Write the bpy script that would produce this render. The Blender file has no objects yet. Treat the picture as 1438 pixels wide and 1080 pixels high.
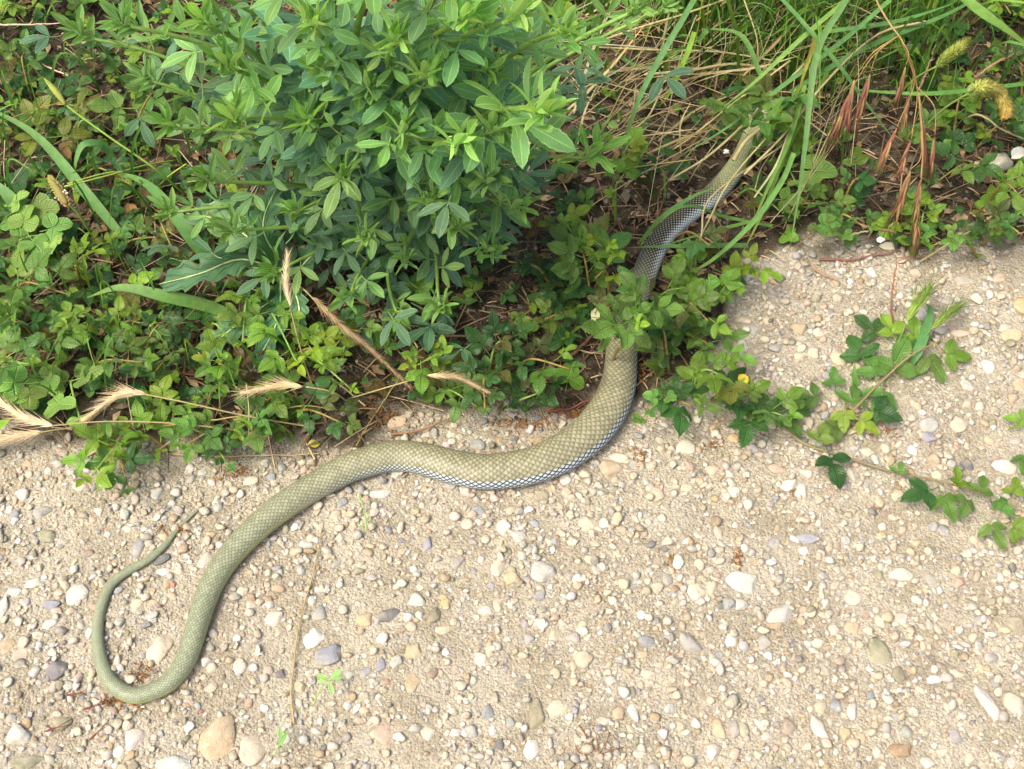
import bpy, math, random
import numpy as np
from mathutils import Matrix, Vector

# ------------------------------------------------------------------ camera, sky, sun, exposure
SC = bpy.context.scene
COL = SC.collection
PITCH, DIST, HFOV = math.radians(57), 0.95, math.radians(46)
CAM = np.array([0.0, -DIST * math.cos(PITCH), DIST * math.sin(PITCH)])
FWD = np.array([0.0, math.cos(PITCH), -math.sin(PITCH)])
UPV = np.array([0.0, math.sin(PITCH), math.cos(PITCH)])
FPX = 719.0 / math.tan(HFOV / 2)
cd = bpy.data.cameras.new('camera'); cam = bpy.data.objects.new('camera', cd); COL.objects.link(cam)
cam.location = CAM; cam.rotation_euler = (math.pi / 2 - PITCH, 0, 0)
cd.sensor_fit = 'HORIZONTAL'; cd.angle = HFOV; cd.clip_start = 0.01; cd.clip_end = 200
SC.camera = cam

SUN_EL, SUN_AZ = math.radians(60), math.radians(-120)      # azimuth from +y towards +x
world = bpy.data.worlds.new('World'); SC.world = world; world.use_nodes = True
wn = world.node_tree; bg = wn.nodes['Background']
sky = wn.nodes.new('ShaderNodeTexSky'); sky.sky_type = 'NISHITA'; sky.sun_disc = False
sky.sun_elevation = SUN_EL; sky.sun_rotation = SUN_AZ % (2 * math.pi)
sky.air_density = 0.8; sky.dust_density = 6.0; sky.ozone_density = 0.6
wn.links.new(sky.outputs[0], bg.inputs[0]); bg.inputs[1].default_value = 0.15
sd = bpy.data.lights.new('sun', 'SUN'); sun = bpy.data.objects.new('sun', sd); COL.objects.link(sun)
sd.energy = 1.35; sd.angle = math.radians(24); sd.color = (1.0, 0.95, 0.86)
dsun = Vector((math.sin(SUN_AZ) * math.cos(SUN_EL), math.cos(SUN_AZ) * math.cos(SUN_EL), math.sin(SUN_EL)))
sun.rotation_euler = dsun.to_track_quat('Z', 'Y').to_euler()
SC.view_settings.view_transform = 'Standard'; SC.view_settings.look = 'None'
SC.view_settings.gamma = 1.0; SC.view_settings.use_curve_mapping = False
SC.view_settings.exposure = 1.17

rng = np.random.default_rng(7)
R = lambda a, b, n=None: rng.uniform(a, b, n)

# ------------------------------------------------------------------ helpers
def at(px, py, z=0.0):
    d = FWD * FPX + np.array([1.0, 0, 0]) * (px - 719) + UPV * (540 - py)
    return CAM + d * ((z - CAM[2]) / d[2])

def to_px(P):
    v = np.asarray(P, float) - CAM
    w = v @ FWD
    return 719 + FPX * v[..., 0] / w, 540 - FPX * (v @ UPV) / w

def pxm(p):                      # metres in one photo pixel at a point
    return float((np.asarray(p) - CAM) @ FWD) / FPX

def hash2(i, j, s):
    n = (i * 374761393 + j * 668265263 + s * 1442695) & 0x7fffffff
    n = ((n ^ (n >> 13)) * 1274126177) & 0x7fffffff
    return ((n ^ (n >> 16)) & 0xffff) / 65535.0

def vnoise(x, y, s=0):
    x = np.asarray(x, float); y = np.asarray(y, float)
    i = np.floor(x).astype(np.int64); j = np.floor(y).astype(np.int64)
    u = x - i; v = y - j; u = u * u * (3 - 2 * u); v = v * v * (3 - 2 * v)
    return ((hash2(i, j, s) * (1 - u) + hash2(i + 1, j, s) * u) * (1 - v) +
            (hash2(i, j + 1, s) * (1 - u) + hash2(i + 1, j + 1, s) * u) * v) * 2 - 1

def gz(x, y):
    return 0.005 * vnoise(np.asarray(x) * 7, np.asarray(y) * 7, 1) + 0.002 * vnoise(np.asarray(x) * 26, np.asarray(y) * 26, 2) \
        + 0.0009 * vnoise(np.asarray(x) * 90, np.asarray(y) * 90, 3)

# edge between gravel and vegetated soil, as traced on the ground
EDGE = np.array([at(a, b)[:2] for a, b in [(-500, 600), (0, 605), (110, 640), (260, 640), (450, 622), (520, 600), (600, 575), (720, 590),
        (850, 560), (940, 545), (1010, 470), (1035, 375), (1130, 335), (1290, 345), (1438, 335), (1900, 335)]])
EDGE = EDGE[np.argsort(EDGE[:, 0])]
def soil(x, y):                  # 0 gravel .. 1 soil
    x = np.asarray(x, float); y = np.asarray(y, float)
    e = np.interp(x, EDGE[:, 0], EDGE[:, 1])
    return np.clip((y - e + 0.02 * vnoise(x * 18, y * 18, 5) + 0.012 * vnoise(x * 60, y * 60, 6)) / 0.05 + 0.5, 0, 1)

def lin(r, g, b, k=1.0):
    f = lambda c: (c / 255 / 12.92 if c <= 10 else ((c / 255 + 0.055) / 1.055) ** 2.4) * k
    return (f(r), f(g), f(b))

class Geo:
    def __init__(s): s.V = []; s.Q = []; s.T = []; s.U = []; s.C = []; s.n = 0
    def add(s, V, Q=None, T=None, uv=None, col=(1, 1, 1)):
        V = np.asarray(V, float).reshape(-1, 3); m = len(V)
        s.V.append(V)
        if Q is not None and len(Q): s.Q.append(np.asarray(Q, np.int64).reshape(-1, 4) + s.n)
        if T is not None and len(T): s.T.append(np.asarray(T, np.int64).reshape(-1, 3) + s.n)
        s.U.append(np.zeros((m, 2)) + 0.5 if uv is None else np.asarray(uv, float).reshape(-1, 2))
        c = np.asarray(col, float); s.C.append(np.broadcast_to(c, (m, 3)) if c.ndim == 1 else c)
        s.n += m
    def addgeo(s, g, M=None, col=None):      # append a copy of another Geo, transformed by (rot3x3, loc)
        V, Q, T, U, C = g.flat()
        if M is not None: V = V @ M[0].T + M[1]
        s.add(V, Q, T, U, C if col is None else C * np.asarray(col))
    def flat(s):
        if not hasattr(s, '_f') or s._f[0] != s.n:
            z = lambda L, k: np.concatenate(L) if L else np.zeros((0, k), np.int64)
            s._f = (s.n, (np.concatenate(s.V), z(s.Q, 4), z(s.T, 3), np.concatenate(s.U), np.concatenate(s.C)))
        return s._f[1]
    def mesh(s, name, mat, smooth=True):
        V, Q, T, U, C = s.flat()
        me = bpy.data.meshes.new(name)
        me.vertices.add(len(V)); me.vertices.foreach_set('co', V.astype(np.float32).ravel())
        loops = np.concatenate([Q.ravel(), T.ravel()]).astype(np.int32)
        starts = np.concatenate([np.arange(len(Q)) * 4, len(Q) * 4 + np.arange(len(T)) * 3]).astype(np.int32)
        me.loops.add(len(loops)); me.loops.foreach_set('vertex_index', loops)
        me.polygons.add(len(starts)); me.polygons.foreach_set('loop_start', starts)
        me.polygons.foreach_set('use_smooth', np.full(len(starts), smooth))
        me.update(calc_edges=True)
        uv = me.uv_layers.new(name='UVMap'); uv.data.foreach_set('uv', U[loops].astype(np.float32).ravel())
        ca = me.color_attributes.new('tint', 'FLOAT_COLOR', 'POINT')
        ca.data.foreach_set('color', np.column_stack([C, np.ones(len(C))]).astype(np.float32).ravel())
        me.materials.append(mat); me.validate()
        return me

def link(name, me, parent=None, loc=(0, 0, 0)):
    o = bpy.data.objects.new(name, me); COL.objects.link(o)
    if parent is not None: o.parent = parent
    o.location = loc
    return o

def thing(name, label, cat, loc, group=None):
    o = bpy.data.objects.new(name, None); COL.objects.link(o); o.empty_display_size = 0.01
    o.location = loc; tag(o, label, cat, group); return o

def tag(o, label, cat, group=None):
    o['label'] = label; o['category'] = cat
    if group: o['group'] = group
    return o

def nrm(v):
    v = np.asarray(v, float); return v / (np.linalg.norm(v, axis=-1, keepdims=True) + 1e-12)

def frame(d, n):                 # columns X,Y,Z with Y along d and Z near n
    y = nrm(d); z = np.asarray(n, float) - np.dot(n, y) * y
    if np.linalg.norm(z) < 1e-4: z = np.array([1.0, 0, 0.01]) - y * y[0]
    z = nrm(z); return np.column_stack([np.cross(y, z), y, z])

def spline(P, n):                # Catmull-Rom through the rows of P
    P = np.asarray(P, float)
    if len(P) == 2: P = np.array([P[0], P[0] * .5 + P[1] * .5, P[1]])
    E = np.vstack([2 * P[0] - P[1], P, 2 * P[-1] - P[-2]])
    t = np.linspace(0, len(P) - 1, n); i = np.minimum(t.astype(int), len(P) - 2); f = (t - i)[:, None]
    a, b, c, d = E[i], E[i + 1], E[i + 2], E[i + 3]
    return 0.5 * (2 * b + (c - a) * f + (2 * a - 5 * b + 4 * c - d) * f ** 2 + (3 * b - a - 3 * c + d) * f ** 3)

def tube(g, P, r, n=5, col=(1, 1, 1)):
    P = np.asarray(P, float); m = len(P); r = np.broadcast_to(np.asarray(r, float), (m,))
    T = nrm(np.gradient(P, axis=0)); ref = np.array([0.13, 0.21, 1.0])
    S = nrm(np.cross(T, ref)); B = np.cross(S, T)
    a = np.arange(n) * 2 * math.pi / n
    V = P[:, None] + r[:, None, None] * (np.cos(a)[None, :, None] * S[:, None] + np.sin(a)[None, :, None] * B[:, None])
    i = np.arange(m - 1)[:, None] * n; j = np.arange(n)[None]; k = (j + 1) % n
    Q = np.stack([i + j, i + k, i + n + k, i + n + j], -1).reshape(-1, 4)
    V = np.vstack([V.reshape(-1, 3), P[:1], P[-1:]])
    T3 = [(m * n, (q + 1) % n, q) for q in range(n)] + [(m * n + 1, (m - 1) * n + q, (m - 1) * n + (q + 1) % n) for q in range(n)]
    uv = np.column_stack([np.full(len(V), .5), np.concatenate([np.repeat(np.linspace(0, 1, m), n), [0, 1]])])
    c = np.asarray(col, float)
    if c.ndim == 2: c = np.vstack([np.repeat(c, n, 0), c[:1], c[-1:]])
    g.add(V, Q, T3, uv, c)

def ribbon(g, P, w, fold=0.25, hint=(0, 0, 1), col=(1, 1, 1), twist=0.0, base=0.75, tip=0.06):
    P = np.asarray(P, float); m = len(P); t = np.linspace(0, 1, m)
    T = nrm(np.gradient(P, axis=0)); S = nrm(np.cross(T, np.asarray(hint, float))); N = np.cross(S, T)
    if twist:
        a = (twist * t)[:, None]; S, N = S * np.cos(a) + N * np.sin(a), N * np.cos(a) - S * np.sin(a)
    prof = np.minimum(base + (1 - base) * t / 0.3, 1) * np.clip((1 - t) / 0.55, 0, 1) ** 0.75
    hw = (w / 2 * np.maximum(prof, tip))[:, None]
    V = np.stack([P - S * hw + N * hw * fold, P, P + S * hw + N * hw * fold], 1).reshape(-1, 3)
    i = np.arange(m - 1) * 3
    Q = np.vstack([np.column_stack([i, i + 1, i + 4, i + 3]), np.column_stack([i + 1, i + 2, i + 5, i + 4])])
    uv = np.column_stack([np.tile([0, .5, 1], m), np.repeat(t, 3)])
    c = np.asarray(col, float)
    if c.ndim == 1:              # drying tips and paler bases
        k_ = np.clip((t - R(.55, .9)) / .3, 0, 1)[:, None] * R(.2, 1); b_ = np.clip((.15 - t) / .15, 0, 1)[:, None] * .4
        c = c[None] * (1 + k_ * (np.array([1.7, 1.15, .9]) - 1)) * (1 + b_ * (np.array([1.4, 1.2, 1.0]) - 1))
    g.add(V, Q, None, uv, np.repeat(c, 3, 0))

# ------------------------------------------------------------------ materials
class NT:
    def __init__(s, name):
        s.m = bpy.data.materials.new(name); s.m.use_nodes = True; s.t = s.m.node_tree
        s.t.nodes.clear(); s.out = s.t.nodes.new('ShaderNodeOutputMaterial')
    def put(s, sock, v):
        if isinstance(v, bpy.types.NodeSocket): s.t.links.new(v, sock)
        elif isinstance(v, tuple) and len(v) == 3 and sock.type == 'RGBA': sock.default_value = (*v, 1)
        else: sock.default_value = v
    def n(s, kind, props=None, **ins):
        nd = s.t.nodes.new('ShaderNode' + kind)
        for k, v in (props or {}).items(): setattr(nd, k, v)
        for k, v in ins.items(): s.put(nd.inputs[k.replace('_', ' ')], v)
        return nd
    def math(s, op, a, b=0.0, c=None, clamp=False):
        nd = s.t.nodes.new('ShaderNodeMath'); nd.operation = op; nd.use_clamp = clamp
        s.put(nd.inputs[0], a); s.put(nd.inputs[1], b)
        if c is not None: s.put(nd.inputs[2], c)
        return nd.outputs[0]
    def mix(s, f, a, b, mode='MIX'):
        nd = s.t.nodes.new('ShaderNodeMix'); nd.data_type = 'RGBA'; nd.blend_type = mode
        s.put(nd.inputs[0], f); s.put(nd.inputs[6], a); s.put(nd.inputs[7], b); return nd.outputs[2]
    def step(s, x, a, b, y0=0.0, y1=1.0):
        nd = s.t.nodes.new('ShaderNodeMapRange'); nd.interpolation_type = 'SMOOTHSTEP'
        for i, v in enumerate((x, a, b, y0, y1)): s.put(nd.inputs[i], v)
        return nd.outputs[0]
    def noise(s, scale, detail=3, vec=None, out=0, rough=0.55):
        nd = s.n('TexNoise', Scale=scale, Detail=detail, Roughness=rough)
        s.put(nd.inputs['Vector'], vec if vec is not None else s.obj()); return nd.outputs[out]
    def obj(s): return s.n('TexCoord').outputs['Object']
    def pos(s): return s.n('NewGeometry').outputs['Position']
    def attr(s, name='tint'): return s.n('Attribute', {'attribute_name': name}).outputs['Color']
    def ocol(s): return s.n('ObjectInfo').outputs['Color']
    def ornd(s): return s.n('ObjectInfo').outputs['Random']
    def bump(s, h, strength, dist): return s.n('Bump', Strength=strength, Distance=dist, Height=h).outputs[0]
    def bsdf(s, col, rough=0.7, normal=None, spec=0.3):
        b = s.n('BsdfPrincipled', Roughness=rough); s.put(b.inputs['Base Color'], col)
        b.inputs['Specular IOR Level'].default_value = spec
        if normal is not None: s.put(b.inputs['Normal'], normal)
        return b.outputs[0]
    def done(s, sh): s.t.links.new(sh, s.out.inputs[0]); return s.m

def rgbmul(k, col, v): return k.mix(1.0, col, v, 'MULTIPLY')
def grey(k, v): return k.n('CombineColor', Red=v, Green=v, Blue=v).outputs[0]

def leaf_material(name, base, pale, nveins, transl=0.35, rough=0.5, margin=0.0, spots=0.0, vk=0.30, bk=0.95):
    k = NT(name)
    uv = k.n('SeparateXYZ', Vector=k.n('UVMap').outputs[0]); u, t = uv.outputs[0], uv.outputs[1]
    sd_ = k.math('ABSOLUTE', k.math('MULTIPLY_ADD', u, 2.0, -1.0))
    mid = k.step(sd_, 0.14, 0.03)
    fr = k.math('FRACT', k.math('MULTIPLY_ADD', t, float(nveins), k.math('MULTIPLY', sd_, -1.9)))
    v = k.step(k.math('ABSOLUTE', k.math('SUBTRACT', fr, 0.5)), 0.16, 0.02)
    col = k.mix(k.math('MULTIPLY', v, vk), base, pale)
    col = k.mix(k.math('MULTIPLY', mid, 0.6), col, pale)
    if margin: col = k.mix(k.step(sd_, 0.86, 0.99, 0.0, margin), col, pale)
    nz = k.noise(60, 4, k.pos()); col = rgbmul(k, col, grey(k, k.math('MULTIPLY_ADD', nz, 0.7, 0.65)))
    hs = k.n('HueSaturation', Hue=k.math('MULTIPLY_ADD', k.ornd(), 0.035, 0.4825), Saturation=1.0,
             Value=k.math('MULTIPLY_ADD', k.math('FRACT', k.math('MULTIPLY', k.ornd(), 7.31)), 0.5, 0.75))
    k.put(hs.inputs['Color'], col); col = hs.outputs[0]
    col = rgbmul(k, rgbmul(k, col, k.ocol()), k.attr())
    if spots:
        vo = k.n('TexVoronoi', Scale=420.0); k.put(vo.inputs['Vector'], k.pos())
        m = k.math('MULTIPLY', k.step(vo.outputs['Distance'], 0.22, 0.12), k.step(k.noise(35, 2, k.pos()), 0.56, 0.66))
        col = k.mix(k.math('MULTIPLY', m, spots), col, (0.55, 0.58, 0.5))
    br = k.math('MULTIPLY', k.step(k.noise(28, 3, k.pos()), 0.58, 0.68), k.step(sd_, 0.45, 0.95))
    col = k.mix(k.math('MULTIPLY', br, 0.55), col, (0.27, 0.20, 0.06))
    bf = k.n('NewGeometry').outputs['Backfacing']
    col = k.mix(k.math('MULTIPLY', bf, 0.35), col, rgbmul(k, pale, k.ocol()))
    h = k.math('ADD', k.math('MULTIPLY', v, -0.6), k.math('ADD', k.math('MULTIPLY', mid, -1.0), k.math('MULTIPLY', nz, 0.5)))
    nm = k.bump(h, bk, 0.0017)
    tr = k.n('BsdfTranslucent', Color=k.mix(1.0, col, (1.15, 1.3, 0.5), 'MULTIPLY')).outputs[0]
    ms = k.n('MixShader'); k.put(ms.inputs[0], transl); k.put(ms.inputs[1], k.bsdf(col, rough, nm, 0.28)); k.put(ms.inputs[2], tr)
    return k.done(ms.outputs[0])

def fibre_material(name, base, rough=0.65, transl=0.2, spec=0.25):
    k = NT(name)
    nz = k.noise(180, 3, k.pos())
    uv = k.n('SeparateXYZ', Vector=k.n('UVMap').outputs[0])
    ln = k.math('SINE', k.math('MULTIPLY', uv.outputs[0], 40.0))
    col = rgbmul(k, base, grey(k, k.math('ADD', k.math('MULTIPLY_ADD', nz, 0.8, 0.6), k.math('MULTIPLY', ln, 0.06))))
    col = rgbmul(k, rgbmul(k, col, k.ocol()), k.attr())
    sh = k.bsdf(col, rough, k.bump(k.math('ADD', nz, k.math('MULTIPLY', ln, 0.3)), 0.3, 0.0006), spec)
    if transl:
        ms = k.n('MixShader'); k.put(ms.inputs[0], transl); k.put(ms.inputs[1], sh)
        k.put(ms.inputs[2], k.n('BsdfTranslucent', Color=col).outputs[0]); sh = ms.outputs[0]
    return k.done(sh)

def stone_material(name, from_object):
    k = NT(name)
    c = k.ocol() if from_object else k.attr()
    p = k.pos()
    n1 = k.noise(140, 5, p, rough=0.65); n2 = k.noise(900, 3, p); n3 = k.noise(45, 2, p)
    col = rgbmul(k, c, grey(k, k.math('MULTIPLY_ADD', n1, 0.75, 0.62)))
    col = k.mix(k.step(n2, 0.58, 0.72, 0.0, 0.35), col, rgbmul(k, c, (0.55, 0.52, 0.5)))
    col = k.mix(k.step(n1, 0.60, 0.66, 0.0, 0.45), col, (0.50, 0.475, 0.42))
    vn = k.n('TexNoise', {'noise_dimensions': '4D'}, Scale=90.0, Detail=4.0, W=k.math('MULTIPLY', k.ornd(), 9.0)); k.put(vn.inputs['Vector'], p)
    vein = k.step(k.math('ABSOLUTE', k.math('SUBTRACT', vn.outputs[0], 0.5)), 0.035, 0.0, 0.0, 0.4)
    col = k.mix(k.math('MULTIPLY', vein, k.step(k.ornd(), 0.4, 0.7)), col, rgbmul(k, c, (0.6, 0.55, 0.5)))
    # sandy dust clinging to the stones
    col = k.mix(k.step(k.math('MULTIPLY_ADD', n1, 0.35, k.math('MULTIPLY', n3, 0.65)), 0.46, 0.62, 0.0, 0.5), col, (0.40, 0.34, 0.235))
    nm = k.bump(k.math('ADD', n1, k.math('MULTIPLY', n2, 0.35)), 0.7, 0.0022)
    return k.done(k.bsdf(col, 0.78, nm, 0.25))

def ground_material():
    k = NT('sandy_ground'); p = k.pos()
    m = k.n('SeparateColor', Color=k.attr()).outputs[0]
    n1 = k.noise(22, 5, p); n2 = k.noise(240, 5, p, rough=0.7); n3 = k.noise(900, 3, p, rough=0.7); n4 = k.noise(70, 4, p)
    vo = k.n('TexVoronoi', Scale=520.0); k.put(vo.inputs['Vector'], p)
    grain = k.n('SeparateColor', Color=vo.outputs['Color']).outputs[0]
    sand = k.mix(k.step(n1, 0.35, 0.65), (0.350, 0.302, 0.210), (0.450, 0.402, 0.298))
    sand = rgbmul(k, sand, grey(k, k.math('MULTIPLY_ADD', n2, 0.55, 0.70)))
    sand = rgbmul(k, sand, grey(k, k.math('MULTIPLY_ADD', grain, 0.30, 0.82)))
    dirt = k.mix(k.step(n4, 0.4, 0.62), (0.034, 0.027, 0.017), (0.098, 0.076, 0.047))
    dirt = rgbmul(k, dirt, grey(k, k.math('MULTIPLY_ADD', n2, 1.0, 0.5)))
    mm = k.step(k.math('ADD', m, k.math('MULTIPLY_ADD', n4, 0.6, -0.3)), 0.25, 0.85)
    col = k.mix(mm, sand, dirt)
    h = k.math('ADD', k.math('MULTIPLY', n2, 1.0), k.math('ADD', k.math('MULTIPLY', n3, 0.45), k.math('MULTIPLY', vo.outputs['Distance'], -0.5)))
    return k.done(k.bsdf(col, 0.92, k.bump(h, 0.9, 0.0035), 0.12))

def snake_material():
    k = NT('snake_scales')
    uv = k.n('SeparateXYZ', Vector=k.n('UVMap').outputs[0])
    def cell(x): return k.math('SUBTRACT', k.math('FRACT', k.math('ADD', x, 0.5)), 0.5)
    fp, fq = cell(uv.outputs[0]), cell(uv.outputs[1])
    ap, aq = k.math('ABSOLUTE', fp), k.math('ABSOLUTE', fq)
    edge = k.math('MAXIMUM', ap, aq)
    fore = k.math('ADD', fp, fq)                    # -1 rear .. +1 front of a scale
    a = k.n('SeparateColor', Color=k.attr()); side, along, belly = a.outputs[0], a.outputs[1], a.outputs[2]
    ip = k.math('FLOOR', k.math('ADD', uv.outputs[0], 0.5)); iq = k.math('FLOOR', k.math('ADD', uv.outputs[1], 0.5))
    wn_ = k.n('TexWhiteNoise', {'noise_dimensions': '2D'}); k.put(wn_.inputs['Vector'], k.n('CombineXYZ', X=ip, Y=iq).outputs[0])
    rnd = wn_.outputs['Value']
    tail = k.step(along, 0.50, 0.20)                # greener and duller towards the tail
    neck = k.math('MULTIPLY', k.step(along, 0.715, 0.770), k.step(along, 0.870, 0.830))
    head = k.step(along, 0.84, 0.885)
    body = k.mix(tail, (0.225, 0.215, 0.128), (0.210, 0.234, 0.140))
    body = k.mix(head, body, (0.340, 0.370, 0.180))
    body = rgbmul(k, body, grey(k, k.math('MULTIPLY_ADD', rnd, 0.45, 0.76)))
    lite = k.mix(tail, (0.345, 0.330, 0.220), (0.29, 0.31, 0.195))
    body = k.mix(k.math('MULTIPLY', k.step(edge, 0.30, 0.05), 0.55), body, lite)
    dark = k.mix(tail, (0.095, 0.080, 0.038), (0.095, 0.105, 0.055))
    dark = k.mix(head, dark, (0.10, 0.11, 0.04))
    em = k.math('ADD', k.math('MULTIPLY', k.step(edge, 0.36, 0.49), 0.75), k.math('MULTIPLY', k.step(fore, 0.10, 0.70), 0.75), clamp=True)
    back = k.mix(k.math('MULTIPLY', em, 0.88), body, dark)
    # flank row: pale bluish scales edged in dark navy
    fl = k.math('MULTIPLY', k.step(side, 0.245, 0.215), k.math('MULTIPLY', k.step(along, 0.30, 0.54), k.step(along, 0.91, 0.87)))
    pale = k.mix(k.step(edge, 0.29, 0.40), (0.50, 0.56, 0.55), (0.020, 0.030, 0.042))
    col = k.mix(fl, back, pale)
    # blackish neck, every scale with a pale centre
    nk_w = k.mix(k.step(side, 0.40, 0.27), (0.34, 0.32, 0.17), (0.56, 0.62, 0.62))
    nk = k.mix(k.step(edge, k.math('MULTIPLY_ADD', k.step(side, 0.42, 0.22), 0.20, 0.15), k.math('MULTIPLY_ADD', k.step(side, 0.42, 0.22), 0.20, 0.25)), nk_w, (0.014, 0.016, 0.018))
    col = k.mix(neck, col, nk)
    yel = k.math('MULTIPLY', k.step(side, 0.21, 0.17), k.step(along, 0.40, 0.33))
    col = k.mix(k.math('MULTIPLY', yel, 0.3), col, (0.52, 0.50, 0.14))
    col = k.mix(belly, col, (0.60, 0.56, 0.34))
    nz = k.noise(30, 3, k.pos()); col = rgbmul(k, col, grey(k, k.math('MULTIPLY_ADD', nz, 0.3, 0.85)))
    return k.done(k.bsdf(col, 0.46, k.bump(k.noise(1500, 2, k.pos()), 0.15, 0.0003), 0.35))

M_GROUND = ground_material(); M_STONE = stone_material('pebble_stone', True); M_GRAVEL = stone_material('gravel_stone', False)
M_SNAKE = snake_material()
M_SHRUB = leaf_material('shrub_leaf', (0.118, 0.252, 0.118), (0.32, 0.46, 0.21), 11, 0.38, 0.50, 0.85, spots=0.5, vk=0.10, bk=0.40)
M_BRAM = leaf_material('bramble_leaf', (0.100, 0.205, 0.038), (0.26, 0.39, 0.10), 9, 0.32, 0.40, 0.0, spots=0.6, vk=0.5)
M_ROUND = leaf_material('round_leaf', (0.12, 0.24, 0.05), (0.30, 0.42, 0.13), 6, 0.35, 0.55, 0.5)
M_THIST = leaf_material('thistle_leaf', (0.090, 0.190, 0.075), (0.42, 0.52, 0.25), 5, 0.22, 0.55, 0.15, vk=.10)
M_GRASS = fibre_material('grass_blade', (0.13, 0.25, 0.058), 0.5, 0.3, 0.3)
M_STRAW = fibre_material('straw', (0.35, 0.315, 0.165), 0.65, 0.15)
M_STEM = fibre_material('green_stem', (0.17, 0.26, 0.055), 0.5, 0.0)
M_TWIG = fibre_material('twig_bark', (0.16, 0.105, 0.068), 0.8, 0.0)
M_SEED = fibre_material('seed_husk', (0.42, 0.335, 0.20), 0.6, 0.2)
M_LITTER = fibre_material('dead_leaf', (0.120, 0.094, 0.058), 0.85, 0.1)

# ------------------------------------------------------------------ ground sheet
def axis(lo, hi, step, far, ratio=1.28):
    a = list(np.arange(lo, hi + step / 2, step)); s = step; x = a[-1]; y = a[0]; up = []; dn = []
    while x < far: s *= ratio; x += s; y -= s; up.append(x); dn.append(y)
    return np.array(dn[::-1] + a + up)
gx, gy = axis(-0.8, 0.8, 0.006, 40), axis(-0.6, 0.8, 0.006, 40)
X, Y = np.meshgrid(gx, gy); g = Geo()
nx, ny = len(gx), len(gy); i = (np.arange(ny - 1)[:, None] * nx + np.arange(nx - 1)[None]).ravel()
sm = soil(X, Y).ravel()
g.add(np.column_stack([X.ravel(), Y.ravel(), gz(X, Y).ravel()]), np.column_stack([i, i + 1, i + nx + 1, i + nx]), None, None, np.column_stack([sm, sm, sm]))
ground = link('ground', g.mesh('ground', M_GROUND)); ground['kind'] = 'structure'

# ------------------------------------------------------------------ snake
SN = np.array([(282, 712, 2), (267, 725, 5), (250, 742, 7), (230, 767, 11), (208, 786, 13), (181, 801, 14.5), (157, 819, 16), (143, 847, 17), (137, 878, 18), (138, 911, 20),
    (146, 942, 23), (162, 964, 25), (189, 975, 27), (217, 967, 29), (239, 953, 32), (257, 928, 34), (268, 900, 34.5), (278, 867, 35), (292, 827, 36), (311, 792, 38), (336, 761, 40),
    (367, 731, 41), (394, 709, 42), (420, 692, 42), (452, 673, 43), (494, 652, 44), (546, 638, 45), (588, 640, 47), (630, 651, 50), (671, 659, 52), (703, 658, 53), (744, 651, 54), (786, 634, 55),
    (826, 606, 55), (853, 573, 53), (867, 542, 50), (872, 514, 47), (874, 485, 45), (879, 448, 43), (893, 411, 39), (905, 383, 35), (916, 356, 33), (930, 332, 32), (950, 311, 31),
    (974, 291, 31), (1004, 268, 31), (1026, 243, 30), (1041, 219, 27), (1051, 198, 26), (1060, 178, 28), (1067, 160, 33), (1073, 144, 31), (1078, 130, 22), (1081, 122, 9)], float)
S_PX = SN[:, :2].copy()
cl = []
for q, (px, py, w) in enumerate(SN):
    w *= .88 if q < 14 else .88 + .10 * min(1, (q - 14) / 8)
    a = w / 2 * pxm(at(px, py)); p = at(px, py, a * 0.85); cl.append((p[0], p[1], a))
cl = spline(np.array(cl), 4000)
seg = np.concatenate([[0], np.cumsum(np.linalg.norm(np.diff(cl[:, :2], axis=0), axis=1))]); SLEN = seg[-1]
per = 0.30 * np.maximum(cl[:, 2], 0.002) + 0.0009
uu = np.concatenate([[0], np.cumsum(np.diff(seg) / (0.5 * (per[1:] + per[:-1])))])
NL = int(uu[-1] * 6); us = np.linspace(0, uu[-1], NL)
cx, cy, ca = (np.interp(us, uu, cl[:, q]) for q in range(3)); ss = np.interp(us, uu, seg)
ca = np.maximum(ca * (1 + .022 * vnoise(ss * 28, ss * 0, 17)), 0.0004)
zz = gz(cx, cy); ker = np.ones(201) / 201; zz = np.convolve(np.pad(zz, 100, 'edge'), ker, 'valid')
tx, ty = np.gradient(cx), np.gradient(cy)
kk = np.ones(25) / 25; tx = np.convolve(np.pad(tx, 12, 'edge'), kk, 'valid'); ty = np.convolve(np.pad(ty, 12, 'edge'), kk, 'valid')
tl = np.hypot(tx, ty); tx, ty = tx / tl, ty / tl
NR = 31; th0, th1 = math.radians(-34), math.radians(250); nd = NR * 5
thd = np.linspace(th0, th1, nd + 1); thb = np.linspace(th1, th0 + 2 * math.pi, 12)[1:-1]
th = np.concatenate([thd, thb]); row = np.concatenate([np.linspace(0, NR, nd + 1), np.full(len(thb), 0.0)])
isb = np.concatenate([np.zeros(nd + 1), np.ones(len(thb))])
U2, V2 = np.meshgrid(us, row, indexing='ij')
p_, q_ = U2 + V2 / 2, U2 - V2 / 2
fp = np.mod(p_ + .5, 1) - .5; fq = np.mod(q_ + .5, 1) - .5
e = np.maximum(abs(fp), abs(fq)) * 2
hgt = (1 - e ** 4) * 0.7 - 0.35 * (fp + fq)
amp = (np.radians(284) / NR * ca * 0.17)[:, None] * (1 - isb)[None] * np.clip(np.minimum(row, NR - row) / 0.6, 0, 1)[None]
tf = ss / SLEN
amp = amp * np.clip((0.962 - tf) / 0.02, 0.15, 1)[:, None]        # smooth plates on the head
rr = 1 + 0 * th; b = np.where(np.sin(th) > 0, 0.84, 0.74)
ox, oz = np.cos(th), np.sin(th) * b
hd = amp * hgt
Vx = (ca[:, None] + hd) * ox[None]; Vz = (ca[:, None] + hd) * oz[None] + (ca * 0.70 + zz + 0.0004)[:, None]
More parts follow.
